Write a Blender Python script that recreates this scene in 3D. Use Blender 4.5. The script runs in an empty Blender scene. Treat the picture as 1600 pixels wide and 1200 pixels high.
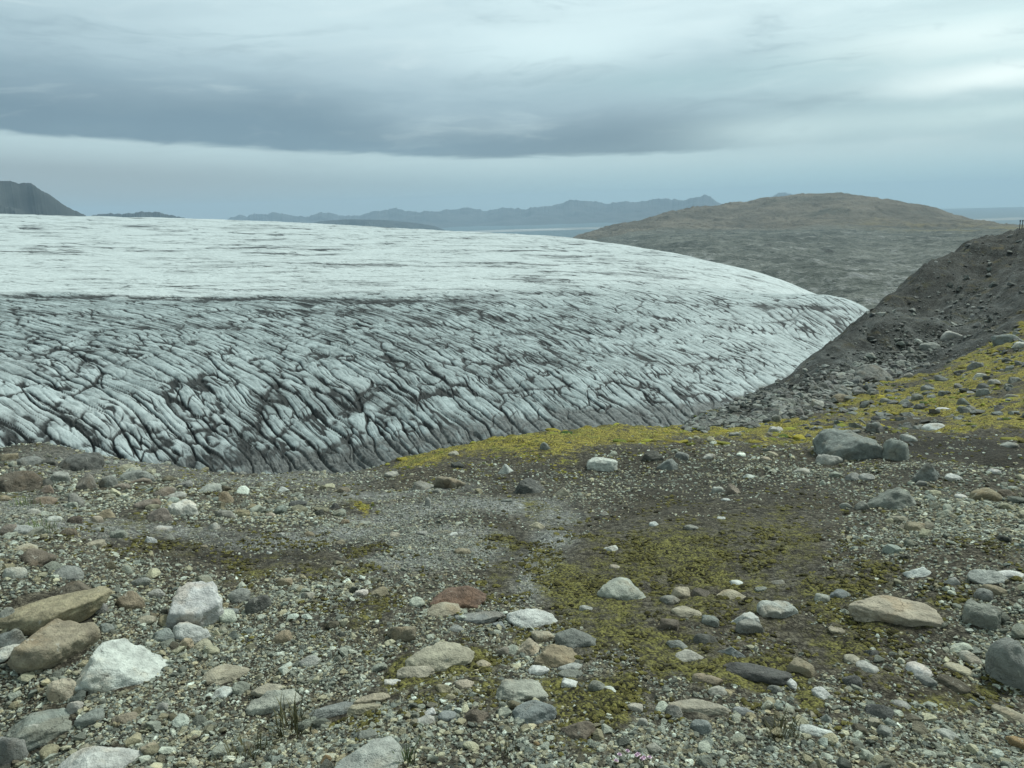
import bpy, bmesh, math, random
import numpy as np
from mathutils import Matrix, Vector

rng = np.random.default_rng(7)
random.seed(7)
S = bpy.context.scene
COL = S.collection

# ------------------------------------------------------------------ camera model (eye at the origin, z up, looking along +y)
F = 1209.0
PITCH = math.atan(273 / F)
ROLL = math.radians(1.7)
fw = np.array([0, math.cos(PITCH), -math.sin(PITCH)])
up0 = np.array([0, math.sin(PITCH), math.cos(PITCH)])
rt0 = np.array([1.0, 0, 0])
UP = up0 * math.cos(ROLL) + rt0 * math.sin(ROLL)
RT = rt0 * math.cos(ROLL) - up0 * math.sin(ROLL)

def ray(px, py):
    px = np.asarray(px, float); py = np.asarray(py, float)
    d = fw + ((px - 800) / F)[..., None] * RT - ((py - 600) / F)[..., None] * UP
    return d

def azt(px, py):
    """azimuth and tangent of elevation of the line of sight"""
    d = ray(px, py)
    h = np.hypot(d[..., 0], d[..., 1])
    return np.arctan2(d[..., 0], d[..., 1]), d[..., 2] / h

def project(x, y, z):
    p = np.stack([x, y, z], -1)
    f = p @ fw
    return 800 + F * (p @ RT) / f, 600 - F * (p @ UP) / f

# ------------------------------------------------------------------ noise
def _h(ix, iy, iz, seed):
    n = (ix.astype(np.int64) * 374761393 + iy.astype(np.int64) * 668265263 + iz.astype(np.int64) * 2147483647 + seed * 1274126177) & 0xFFFFFFFF
    n = ((n ^ (n >> 13)) * 1274126177) & 0xFFFFFFFF
    n = ((n ^ (n >> 15)) * 2246822519) & 0xFFFFFFFF
    return (n ^ (n >> 16)) & 0xFFFFFFFF

def rnd(ix, iy, seed, iz=None):
    return _h(ix, iy, np.zeros_like(ix) if iz is None else iz, seed) / 4294967295.0

def perlin2(x, y, seed=0):
    x0 = np.floor(x); y0 = np.floor(y)
    fx = x - x0; fy = y - y0
    ix = x0.astype(np.int64); iy = y0.astype(np.int64)
    u = fx * fx * fx * (fx * (fx * 6 - 15) + 10); v = fy * fy * fy * (fy * (fy * 6 - 15) + 10)
    r = 0
    for a in (0, 1):
        for b in (0, 1):
            ang = rnd(ix + a, iy + b, seed) * 2 * math.pi
            g = np.cos(ang) * (fx - a) + np.sin(ang) * (fy - b)
            r = r + g * (u if a else 1 - u) * (v if b else 1 - v)
    return r * 1.5

def fbm(x, y, o=4, seed=0, gain=.5, lac=2.03):
    r = 0; a = 1.0; t = 0
    for i in range(o):
        r = r + a * perlin2(x + 17.3 * i, y - 9.1 * i, seed + i); t += a
        x = x * lac; y = y * lac; a *= gain
    return r / t * 1.4

def perlin3(p, seed=0):
    q = np.floor(p); f = p - q
    i = q.astype(np.int64)
    w = f * f * f * (f * (f * 6 - 15) + 10)
    r = 0
    for a in (0, 1):
        for b in (0, 1):
            for c in (0, 1):
                hh = _h(i[:, 0] + a, i[:, 1] + b, i[:, 2] + c, seed)
                g = ((hh & 1023) / 511.5 - 1) * (f[:, 0] - a) + (((hh >> 10) & 1023) / 511.5 - 1) * (f[:, 1] - b) + (((hh >> 20) & 1023) / 511.5 - 1) * (f[:, 2] - c)
                r = r + g * (w[:, 0] if a else 1 - w[:, 0]) * (w[:, 1] if b else 1 - w[:, 1]) * (w[:, 2] if c else 1 - w[:, 2])
    return r

def voronoi(x, y, seed=0, jit=.9):
    ix = np.floor(x).astype(np.int64); iy = np.floor(y).astype(np.int64)
    f1 = np.full(x.shape, 9.0); f2 = np.full(x.shape, 9.0); cid = np.zeros(x.shape)
    for a in (-1, 0, 1):
        for b in (-1, 0, 1):
            jx = ix + a; jy = iy + b
            px = jx + .5 + jit * (rnd(jx, jy, seed) - .5); py = jy + .5 + jit * (rnd(jx, jy, seed + 5) - .5)
            d = np.hypot(px - x, py - y)
            new = d < f1
            f2 = np.where(new, f1, np.minimum(f2, d))
            cid = np.where(new, rnd(jx, jy, seed + 11), cid)
            f1 = np.where(new, d, f1)
    return f1, f2, cid

def sstep(a, b, x):
    t = np.clip((x - a) / (b - a), 0, 1)
    return t * t * (3 - 2 * t)

# ------------------------------------------------------------------ thin-plate surfaces in (azimuth, log distance)
class Surf:
    def __init__(s, pts, base=None, lam=2e-4):
        """pts: (px, py, distance) seen points or ('w', azimuth pixel, distance, z)"""
        A = []; base = base or (lambda d: 0 * d)
        for p in pts:
            if p[0] == 'w':
                a, _ = azt(p[1], 600.0); d = p[2]; t = p[3] / d
                a = float(a)
            else:
                a, t = azt(p[0], p[1]); a = float(a); t = float(t); d = p[2]
            A.append((a * 2.2, math.log(d), t - base(d) / d))
        A = np.array(A); s.c = A[:, :2]; s.base = base
        n = len(A)
        K = s.kern(A[:, None, 0] - A[None, :, 0], A[:, None, 1] - A[None, :, 1]) + lam * np.eye(n)
        P = np.c_[np.ones(n), A[:, :2]]
        M = np.block([[K, P], [P.T, np.zeros((3, 3))]])
        s.w = np.linalg.solve(M, np.r_[A[:, 2], np.zeros(3)])
    @staticmethod
    def kern(dx, dy):
        r2 = dx * dx + dy * dy + 1e-12
        return .5 * r2 * np.log(r2)
    def z(s, x, y):
        sh = x.shape; x = x.ravel(); y = y.ravel()
        d = np.maximum(np.hypot(x, y), .3); u = np.arctan2(x, y) * 2.2; v = np.log(d)
        r = s.w[-3] + s.w[-2] * u + s.w[-1] * v
        for (cu, cv), w in zip(s.c, s.w[:-3]):
            r += w * s.kern(u - cu, v - cv)
        return (r * d + s.base(d)).reshape(sh)

# ------------------------------------------------------------------ mesh helpers
def mesh_np(name, V, faces, smooth=True, attrs=None, colors=None):
    """faces: array (m,k) or list of such arrays"""
    me = bpy.data.meshes.new(name)
    V = np.ascontiguousarray(V, np.float32)
    if not isinstance(faces, list): faces = [faces]
    me.vertices.add(len(V)); me.vertices.foreach_set('co', V.ravel())
    nl = sum(f.size for f in faces); nf = sum(len(f) for f in faces)
    me.loops.add(nl); me.polygons.add(nf)
    me.loops.foreach_set('vertex_index', np.concatenate([f.ravel() for f in faces]).astype(np.int32))
    tot = np.concatenate([np.full(len(f), f.shape[1]) for f in faces]).astype(np.int32)
    st = np.r_[0, np.cumsum(tot)[:-1]].astype(np.int32)
    me.polygons.foreach_set('loop_start', st)
    me.polygons.foreach_set('use_smooth', np.full(nf, smooth))
    me.update(calc_edges=True)
    for k, a in (attrs or {}).items():
        at = me.attributes.new(k, 'FLOAT', 'POINT'); at.data.foreach_set('value', np.ascontiguousarray(a, np.float32).ravel())
    if colors is not None:
        at = me.attributes.new('tint', 'FLOAT_COLOR', 'POINT')
        c = np.ones((len(V), 4), np.float32); c[:, :3] = colors
        at.data.foreach_set('color', c.ravel())
    return me

def link(name, me, mat=None, parent=None, **props):
    o = bpy.data.objects.new(name, me)
    COL.objects.link(o)
    if mat is not None: me.materials.append(mat)
    if parent is not None: o.parent = parent
    for k, v in props.items(): o[k] = v
    return o

def grid_faces(nr, nc):
    i = np.arange(nr - 1)[:, None] * nc + np.arange(nc - 1)[None]
    i = i.ravel()
    return np.stack([i, i + 1, i + nc + 1, i + nc], 1)

# ------------------------------------------------------------------ node helpers
class NT:
    def __init__(s, tree):
        s.t = tree; tree.nodes.clear()
    def n(s, typ, **kw):
        nd = s.t.nodes.new(typ)
        for k, v in kw.items(): setattr(nd, k, v)
        return nd
    def put(s, sock, v):
        if v is None: return
        if hasattr(v, 'is_linked') or isinstance(v, bpy.types.NodeSocket): s.t.links.new(v, sock)
        else:
            if sock.type == 'RGBA' and len(v) == 3: v = (*v, 1)
            sock.default_value = v
    def m(s, op, a, b=None, c=None, clamp=False):
        nd = s.n('ShaderNodeMath', operation=op, use_clamp=clamp)
        s.put(nd.inputs[0], a); s.put(nd.inputs[1], b); s.put(nd.inputs[2], c)
        return nd.outputs[0]
    def vm(s, op, a, b=None):
        nd = s.n('ShaderNodeVectorMath', operation=op)
        s.put(nd.inputs[0], a); s.put(nd.inputs[1], b)
        return nd.outputs[0]
    def mix(s, f, a, b, bt='MIX'):
        nd = s.n('ShaderNodeMix', data_type='RGBA', blend_type=bt)
        s.put(nd.inputs[0], f); s.put(nd.inputs[6], a); s.put(nd.inputs[7], b)
        return nd.outputs[2]
    def noise(s, v, scale, detail=4, rough=.55, dist=0.0):
        nd = s.n('ShaderNodeTexNoise'); s.put(nd.inputs['Vector'], v)
        nd.inputs['Scale'].default_value = scale; nd.inputs['Detail'].default_value = detail
        nd.inputs['Roughness'].default_value = rough; nd.inputs['Distortion'].default_value = dist
        return nd.outputs[0]
    def vor(s, v, scale, feature='F1', out=0):
        nd = s.n('ShaderNodeTexVoronoi', feature=feature); s.put(nd.inputs['Vector'], v)
        nd.inputs['Scale'].default_value = scale
        return nd.outputs[out]
    def step(s, a, b, x):
        nd = s.n('ShaderNodeMapRange', interpolation_type='SMOOTHSTEP')
        s.put(nd.inputs[0], x); s.put(nd.inputs[1], a); s.put(nd.inputs[2], b)
        return nd.outputs[0]
    def attr(s, name, out=2):
        nd = s.n('ShaderNodeAttribute', attribute_name=name); return nd.outputs[out]
    def xyz(s, x, y, z=0.0):
        nd = s.n('ShaderNodeCombineXYZ'); s.put(nd.inputs[0], x); s.put(nd.inputs[1], y); s.put(nd.inputs[2], z)
        return nd.outputs[0]
    def sep(s, v):
        nd = s.n('ShaderNodeSeparateXYZ'); s.put(nd.inputs[0], v); return nd.outputs
    def mapv(s, v, scale):
        nd = s.n('ShaderNodeMapping'); s.put(nd.inputs[0], v); nd.inputs['Scale'].default_value = scale
        return nd.outputs[0]
    def bump(s, h, strength=.5, dist=.02):
        nd = s.n('ShaderNodeBump'); s.put(nd.inputs['Height'], h)
        nd.inputs['Strength'].default_value = strength; nd.inputs['Distance'].default_value = dist
        return nd.outputs[0]

def srgb(r, g, b):
    f = lambda c: c / 12.92 if c <= .04045 else ((c + .055) / 1.055) ** 2.4
    return (f(r / 255), f(g / 255), f(b / 255))

def material(name, rough=.9):
    m = bpy.data.materials.new(name); m.use_nodes = True
    n = NT(m.node_tree)
    out = n.n('ShaderNodeOutputMaterial'); b = n.n('ShaderNodeBsdfPrincipled')
    n.t.links.new(b.outputs[0], out.inputs[0])
    b.inputs['Roughness'].default_value = rough
    b.inputs['Specular IOR Level'].default_value = .25
    return m, n, b

# ================================================================== FOREGROUND GROUND: shape
def near_plane(d): return -1.69 - .158 * d
G = []
for x in (-100, 300, 800, 1300, 1700):
    a = float(azt(x, 600.0)[0])
    for d in (.8, 1.5, 2.6, 3.8):
        G.append(('w', x, d, near_plane(d)))
for x in (0, 400, 800, 1200, 1600): G.append((x, 900, 4.95))
G += [(100, 800, 7.1), (400, 800, 7), (700, 800, 6.8), (1000, 800, 6.7), (1300, 800, 6.9), (1600, 800, 7.2)]
G += [(0, 745, 9.4), (250, 750, 9.4), (540, 750, 9.4), (720, 740, 8.9), (900, 740, 8.8), (1200, 740, 8.7), (1500, 740, 8.8)]
G += [(0, 708, 11.5), (160, 716, 11.5), (330, 737, 11.3), (540, 743, 11), (650, 720, 11.8), (760, 692, 12.5), (900, 675, 13.5), (1030, 668, 15)]
G += [(1200, 690, 12), (1400, 690, 12.3), (1600, 692, 12.4), (1150, 668, 16), (1300, 650, 17), (1600, 645, 16), (1250, 635, 22), (1400, 600, 26),
      (1600, 580, 24), (1500, 560, 33), (1600, 510, 38), (1700, 480, 40)]
G += [(1080, 657, 22), (1140, 635, 32), (1230, 592, 50), (1350, 492, 75), (1450, 412, 95), (1530, 374, 110), (1600, 352, 120), (1720, 330, 130),
      (1300, 612, 40), (1180, 616, 41), (1290, 543, 62), (1400, 451, 85), (1490, 391, 103), (1565, 362, 115), (1650, 340, 125), (1400, 545, 55), (1500, 490, 68), (1600, 440, 80), (1420, 480, 78), (1520, 420, 95)]
G += [('w', -100, 17, -9.5), ('w', -100, 45, -34), ('w', 250, 17, -10), ('w', 250, 45, -35), ('w', 540, 16, -9.5), ('w', 540, 42, -34),
      ('w', 760, 18, -10.2), ('w', 760, 45, -34), ('w', 900, 21, -11), ('w', 900, 48, -34), ('w', 1030, 24, -12), ('w', 1030, 52, -34),
      ('w', 1140, 42, -18), ('w', 1140, 65, -38), ('w', 1230, 62, -24), ('w', 1230, 90, -45), ('w', 1350, 90, -22), ('w', 1350, 120, -42),
      ('w', 1450, 112, -18), ('w', 1450, 150, -40), ('w', 1600, 140, -12), ('w', 1600, 190, -36), ('w', 1750, 150, -12), ('w', 1750, 200, -36),
      ('w', -250, 12, -4.0), ('w', -250, 45, -34)]
for px_, py_, d_ in [(0, 708, 11.5), (160, 716, 11.5), (330, 737, 11.3), (540, 743, 11), (650, 720, 11.8), (760, 692, 12.5), (900, 675, 13.5), (1030, 668, 15), (1080, 657, 22), (1140, 636, 32), (1180, 616, 41), (1230, 592, 50), (1290, 543, 62),
                       (1350, 492, 75), (1400, 451, 85), (1450, 412, 95), (1490, 391, 103), (1530, 374, 110), (1565, 362, 115), (1600, 352, 120), (1650, 342, 125)]:
    G += [(px_, py_ + 5, d_ * .93), (px_, py_ + 8, d_ * 1.07)]
GS = Surf(G, near_plane)

CRX = np.array([(1000, 670, 14.6), (1030, 668, 15), (1080, 657, 22), (1140, 634, 32), (1180, 615, 41), (1230, 591, 50), (1290, 545, 62), (1350, 493, 75), (1400, 451, 85), (1450, 413, 95), (1490, 391, 103), (1530, 374, 110), (1565, 362, 115), (1600, 354, 120), (1650, 345, 125), (1750, 335, 130)])
CRA, CRT = azt(CRX[:, 0], CRX[:, 1])
def base_ground(x, y):
    """the ground falls away on both sides of the line along the top of the ridge"""
    z = GS.z(x, y); d = np.maximum(np.hypot(x, y), .3); a = np.arctan2(x, y)
    dc = np.interp(a, CRA, CRX[:, 2]); cap = np.interp(a, CRA, CRT) - .030 * np.log(d / dc) ** 2
    t = z / d; k = .004; cap = cap + .002
    soft = -k * np.logaddexp(-t / k, -cap / k)
    on = sstep(CRA[0] - .02, CRA[0] + .05, a) * sstep(13, 17, d)
    return d * (t + on * (soft - t))

def P_ground(px, py, zf=None):
    """where the line of sight through a photo point meets the ground"""
    zf = zf or base_ground
    px = np.atleast_1d(np.asarray(px, float)); py = np.atleast_1d(np.asarray(py, float))
    d = ray(px, py); d = d / np.hypot(d[:, 0], d[:, 1])[:, None]
    L = np.exp(np.linspace(math.log(1.5), math.log(170), 420))
    gap = d[:, 2:3] * L[None] - zf(d[:, 0:1] * L[None], d[:, 1:2] * L[None])
    hit = gap < 0
    first = np.where(hit.any(1), hit.argmax(1), len(L) - 1)
    first = np.maximum(first, 1)
    i = np.arange(len(px))
    g0 = gap[i, first - 1]; g1 = gap[i, first]
    t = np.clip(g0 / np.maximum(g0 - g1, 1e-9), 0, 1)
    r = L[first - 1] * (1 - t) + L[first] * t
    return d[:, 0] * r, d[:, 1] * r, r

def patch(blobs, x, y, warp=.35, seed=3):
    """sum of soft elliptical patches on the ground: (px, py, half width px, half height px, amount)"""
    out = np.zeros(x.shape)
    d0 = np.hypot(x, y)
    wx = x + warp * .22 * d0 * fbm(x / (.16 * d0.clip(3)), y / (.16 * d0.clip(3)), 3, seed); wy = y + warp * .22 * d0 * fbm(x / (.16 * d0.clip(3)) + 31, y / (.16 * d0.clip(3)), 3, seed + 40)
    for bx, by, hw, hh, am in blobs:
        cx, cy, r = P_ground(bx, by)
        _, _, ra = P_ground(bx, by + hh); _, _, rb = P_ground(bx, max(by - hh, 340))
        up_ = float(rb[0] - r[0]); dn_ = float(r[0] - ra[0]); up_ = min(up_, 2.2 * dn_)
        rr = float(np.clip((up_ + dn_) / 2, .15, 30)); rw = hw * float(r[0]) / F * 1.08
        a = math.atan2(cx[0], cy[0])
        ex = wx - cx[0]; ey = wy - cy[0]
        u = (ex * math.cos(a) - ey * math.sin(a)) / rw; v = (ex * math.sin(a) + ey * math.cos(a)) / rr
        out = np.maximum(out, am * np.exp(-(u * u + v * v) ** 1.4 * .7))
    return out

MOSS_BRIGHT = [(640, 722, 90, 18, 1), (760, 700, 110, 18, 1), (860, 692, 130, 20, 1), (980, 684, 120, 16, 1), (1060, 680, 80, 12, .9), (1150, 680, 120, 14, 1), (1250, 690, 60, 14, .9), (1230, 675, 120, 10, 1),
               (1380, 640, 160, 30, .9), (1500, 610, 100, 40, .9), (1580, 560, 80, 60, .9), (1600, 650, 90, 20, 1), (1530, 665, 90, 12, .9), (1480, 570, 60, 30, .6), (1430, 620, 110, 24, .95), (1540, 590, 90, 30, 1), (1300, 668, 140, 10, .95), (1450, 668, 110, 9, .8), (1570, 625, 70, 22, .95), (1090, 683, 90, 10, .9), (1290, 650, 60, 12, .8), (1600, 510, 50, 30, .8),
               (545, 797, 28, 14, .9), (300, 738, 70, 8, .5), (470, 760, 40, 8, .35), (700, 735, 25, 6, .6), (1330, 722, 40, 8, .6)]
MOSS_OLIVE = [(480, 885, 140, 12, .8), (420, 865, 80, 6, .7), (560, 856, 70, 5, .7), (1760, 960, 150, 60, .6), (1150, 900, 220, 60, .8), (1000, 830, 120, 40, .7), (1400, 960, 160, 60, .7), (1200, 980, 140, 40, .7), (740, 1100, 90, 30, .8), (600, 1080, 70, 20, .7), (1000, 1110, 60, 24, .9), (940, 900, 110, 60, 1.00), (1050, 860, 110, 60, 0.93), (1200, 850, 150, 70, 0.83), (1330, 920, 130, 50, 0.88), (980, 960, 90, 50, 0.88), (1080, 930, 60, 50, 0.78), (1430, 890, 90, 40, 0.73),
              (670, 1060, 110, 30, 1.25), (950, 1080, 100, 50, 1.25), (1150, 1060, 110, 30, 1.25), (1250, 1080, 90, 30, 1.25), (1050, 1010, 70, 40, 0.88), (1350, 1000, 120, 50, 0.88), (1450, 1060, 90, 40, 0.78),
              (1540, 1120, 70, 30, 0.78), (540, 960, 90, 40, 0.78), (790, 860, 70, 40, 0.73), (860, 800, 90, 30, 0.73), (760, 920, 50, 40, 0.68), (300, 830, 120, 30, 0.68), (110, 770, 100, 30, 0.63), (500, 780, 60, 20, 0.68),
              (900, 1130, 50, 20, 0.78), (540, 1110, 40, 12, 0.88), (1180, 960, 70, 30, 0.68), (1250, 800, 150, 40, 0.53), (1050, 790, 90, 30, 0.58), (270, 760, 120, 25, 0.53), (1580, 960, 60, 60, 0.68), (820, 1020, 50, 20, 0.78)]
WASH = [(300, 838, 60, 8, .9), (380, 846, 60, 8, 1), (460, 845, 60, 9, 1), (540, 832, 60, 9, 1), (600, 812, 60, 9, 1), (660, 796, 70, 10, 1), (740, 786, 70, 10, 1), (820, 790, 60, 12, 1), (870, 806, 40, 12, 1), (868, 840, 32, 16, 1), (852, 880, 30, 20, 1), (838, 920, 28, 20, .9),
        (650, 850, 80, 10, .9), (710, 832, 70, 10, .9), (740, 860, 60, 16, .8), (640, 880, 70, 14, .8), (560, 775, 90, 8, .7), (680, 762, 80, 6, .6), (20, 795, 60, 20, .8), (150, 828, 110, 10, .8), (200, 731, 110, 10, .6), (430, 752, 130, 7, .5)]
DARK = [(560, 852, 120, 7, .8), (400, 864, 90, 7, .7), (340, 815, 110, 10, .7), (470, 815, 60, 8, .6), (700, 812, 60, 5, .6), (800, 850, 30, 20, .6), (900, 745, 140, 12, .7), (760, 760, 60, 5, .5), (1520, 705, 110, 16, 1), (1420, 730, 80, 14, .6), (1570, 725, 60, 16, .8), (1080, 740, 180, 40, .6), (1300, 760, 150, 30, .35), (530, 950, 70, 30, .4), (340, 850, 90, 20, .5)]

def masks(x, y):
    d = np.hypot(x, y)
    mb = patch(MOSS_BRIGHT, x, y, .5, 3); mo = patch(MOSS_OLIVE, x, y, .5, 13)
    wa = patch(WASH, x, y, .08, 23); dk = patch(DARK, x, y, .15, 33)
    wa = wa * (1 - .7 * mb)
    a = np.arctan2(x, y)
    # the bare flank of the ridge and its rubble start beyond a line running up the slope
    bx, by, br = P_ground([1060, 1130, 1200, 1300, 1380, 1450, 1530, 1600, 1680], [664, 660, 655, 632, 608, 582, 545, 505, 470])
    edge = np.interp(a, np.arctan2(bx, by), br, left=br[0] + 60, right=br[-1])
    w = d * (1 + .12 * fbm(x / 5, y / 5, 3, 77))
    ridge = sstep(edge * .97, edge * 1.08, w) * (a > math.atan2(bx[0], by[0]) - .06)
    slope = sstep(13.6, 15.5, d) * sstep(.16, .26, a) * sstep(-.5, .25, fbm(x / 2.6 + y / 9, y / 2.2, 4, 79))
    mb = np.maximum(mb, slope * 1.0)
    return mb * (1 - ridge), mo * (1 - ridge), wa * (1 - ridge), dk * (1 - ridge), ridge

def ground_z(x, y, fine=True):
    d = np.hypot(x, y)
    z = base_ground(x, y)
    far = sstep(17, 45, d)
    z = z + (.035 + .05 * sstep(4, 11, d)) * fbm(x / 1.3, y / 1.3, 4, 101) * (1 - far)
    z = z + .12 * fbm(x / 4.5, y / 4.5, 3, 108) * sstep(4.5, 10, d)
    if fine: z = z + .012 * fbm(x / .22, y / .22, 3, 121) * (1 - sstep(8, 16, d))
    z = z + far * (.16 * fbm(x / 9, y / 9, 6, 131, .70) + .16 * (np.abs(fbm(x / 2.6, y / 2.6, 4, 137)) - .3))
    led = fbm(x / 26 + z / 2.3, y / 26 - z / 3, 4, 151)
    gu = fbm(x / 5.5 + .4 * fbm(x / 9, y / 9, 2, 157), y / 13, 4, 155)
    dn = (x * .66 + y * .75); ac = (-x * .75 + y * .66)
    gl = fbm(ac / 3.2 + .5 * fbm(x / 8, y / 8, 2, 163), dn / 26, 4, 161)
    z = z + sstep(34, 60, d) * .6 * (np.abs(gl) - .3)
    z = z + sstep(34, 60, d) * (.6 * np.abs(led) - .2 + .75 * (np.abs(gu) - .3) + .25 * fbm(x / 2.2, y / 2.2, 4, 159, .6))
    return z

print('ground...')
az = np.linspace(-math.radians(74), math.radians(74), 1260)
dd = np.exp(np.linspace(math.log(.9), math.log(205), 760))
X = np.sin(az)[None] * dd[:, None]; Y = np.cos(az)[None] * dd[:, None]
Zg = ground_z(X, Y)
mb, mo, wa, dk, rg = masks(X, Y)
moss_lump = np.clip(fbm(X / .09, Y / .09, 3, 201) + .25, 0, 1) * (1 - sstep(9, 20, np.hypot(X, Y))) * .03
moss_lump += np.clip(fbm(X / .5, Y / .5, 3, 207) + .2, 0, 1) * sstep(7, 16, np.hypot(X, Y)) * .10
Zg = Zg + moss_lump * np.clip(mb + .7 * mo, 0, 1)

# ------------------------------------------------------------------ materials: ground
def ground_material():
    m, n, b = material('moraine_ground', .95)
    co = n.n('ShaderNodeTexCoord').outputs['Object']
    MB, MO, WA, DK, RG = (n.attr(k) for k in ('moss_bright', 'moss_olive', 'wash', 'dark_soil', 'ridge'))
    c1 = n.n('ShaderNodeTexVoronoi'); n.put(c1.inputs[0], co); c1.inputs['Scale'].default_value = 75
    c2 = n.n('ShaderNodeTexVoronoi'); n.put(c2.inputs[0], co); c2.inputs['Scale'].default_value = 24
    c3 = n.n('ShaderNodeTexVoronoi'); n.put(c3.inputs[0], co); c3.inputs['Scale'].default_value = 3.2
    v1 = n.sep(c1.outputs['Color']); v2 = n.sep(c2.outputs['Color']); v3 = n.sep(c3.outputs['Color'])
    val = n.m('ADD', n.m('MULTIPLY', v1[0], .5), n.m('MULTIPLY', v2[0], .5))
    big = n.noise(co, 1.1, 5, .6)
    gapm = n.m('MAXIMUM', n.step(.45, .75, n.m('MULTIPLY', c2.outputs['Distance'], 1.0)), n.step(.5, .8, c1.outputs['Distance']))  # dark silt between pebble cells, also standing in for occlusion in the gaps
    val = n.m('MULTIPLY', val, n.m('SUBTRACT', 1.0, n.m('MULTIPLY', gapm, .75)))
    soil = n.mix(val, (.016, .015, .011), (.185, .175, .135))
    soil = n.mix(n.step(.35, .65, big), soil, n.mix(val, (.014, .012, .008), (.135, .122, .086)))
    grey = n.mix(val, (.095, .100, .095), (.41, .43, .41))
    soil = n.mix(n.m('MULTIPLY', WA, n.step(.22, .52, n.m('ADD', n.m('MULTIPLY', big, .6), n.m('MULTIPLY', n.noise(co, 3.5, 5, .7), .4)))), soil, grey)
    dark = n.mix(val, (.012, .012, .009), (.050, .046, .035))
    fac = n.m('MULTIPLY', DK, n.step(.25, .55, n.m('ADD', n.noise(co, 2.3, 5, .65), n.m('MULTIPLY', DK, .35))))
    soil = n.mix(fac, soil, dark)
    # mosses, broken up by two sizes of noise
    br = n.noise(co, 9, 6, .7); br2 = n.noise(co, 2.2, 5, .65); fine = n.noise(co, 42, 4, .7)
    tone = n.m('ADD', n.m('ADD', n.m('MULTIPLY', fine, .45), n.m('MULTIPLY', br, .4)), n.m('MULTIPLY', v1[1], .22))
    olive = n.mix(n.step(.41, .70, tone), (.014, .013, .007), (.175, .168, .050))
    ocover = n.step(.60, .76, n.m('ADD', n.m('MULTIPLY', MO, .36), n.m('ADD', n.m('MULTIPLY', br, .42), n.m('MULTIPLY', br2, .38))))
    col = n.mix(ocover, soil, olive)
    gold = n.mix(n.step(.40, .68, tone), (.024, .020, .009), (.33, .29, .060))
    gold = n.mix(n.step(.5, .62, br2), gold, n.mix(n.step(.40, .7, tone), (.030, .028, .010), (.26, .26, .056)))
    bcover = n.step(.67, .79, n.m('ADD', n.m('MULTIPLY', MB, .43), n.m('ADD', n.m('MULTIPLY', br, .42), n.m('MULTIPLY', br2, .36))))
    col = n.mix(bcover, col, gold)
    # bare ridge flank: dark grit with ochre and green specks and paler scree
    r1 = n.noise(co, .16, 6, .62); r2 = n.noise(co, 1.4, 6, .7); r3 = n.noise(co, .55, 5, .65)
    r4 = n.noise(co, 5.5, 5, .75)
    rock = n.mix(n.step(.36, .68, n.m('ADD', n.m('MULTIPLY', r2, .5), n.m('MULTIPLY', r4, .5))), (.009, .0105, .0098), (.080, .087, .081))
    sm = n.n('ShaderNodeMapping'); n.put(sm.inputs[0], co); sm.inputs['Rotation'].default_value = (0, 0, -math.radians(229)); sv = n.mapv(sm.outputs[0], (.07, .85, .2))
    sk = n.noise(sv, 1.0, 6, .65, .6)
    rock = n.mix(n.m('MULTIPLY', n.step(.52, .66, sk), .65), rock, n.mix(n.step(.3, .7, r4), (.05, .057, .054), (.15, .162, .155))); rock = n.mix(n.m('MULTIPLY', n.step(.46, .34, sk), .7), rock, (.012, .014, .013))
    rock = n.mix(n.m('MULTIPLY', n.step(.46, .62, r1), n.step(-6.5, -10.0, n.sep(co)[2])), rock, n.mix(n.step(.3, .7, r2), (.052, .060, .058), (.165, .178, .172)))
    zz = n.sep(co)[2]
    upper = n.step(-13.0, -6.0, zz)
    umber = n.m('MULTIPLY', n.step(.44, .60, n.noise(co, .22, 5, .7)), n.m('MULTIPLY', upper, .45))
    rock = n.mix(umber, rock, n.mix(n.step(.36, .66, r4), (.015, .016, .013), (.074, .074, .062)))
    ochre = n.m('MULTIPLY', n.step(.55, .66, r3), n.m('MULTIPLY', upper, .5))
    rock = n.mix(ochre, rock, n.mix(n.step(.4, .6, r2), (.07, .075, .02), (.15, .11, .045)))
    col = n.mix(RG, col, rock)
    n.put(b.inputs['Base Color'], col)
    hgt = n.m('ADD', n.m('MULTIPLY', c1.outputs['Distance'], -.6), n.m('MULTIPLY', c2.outputs['Distance'], -1.2))
    hgt = n.m('ADD', hgt, n.m('MULTIPLY', br, 1.2))
    hgt = n.m('ADD', hgt, n.m('MULTIPLY', n.m('MULTIPLY', n.m('ADD', r2, r4), RG), 12))
    n.put(b.inputs['Normal'], n.bump(hgt, .8, .02))
    return m
GM = ground_material()
V = np.stack([X, Y, Zg], -1).reshape(-1, 3)
link('ground', mesh_np('ground', V, grid_faces(len(dd), len(az))[:, ::-1], attrs=dict(moss_bright=mb, moss_olive=mo, wash=wa, dark_soil=dk, ridge=rg)), GM, kind='structure')

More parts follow.
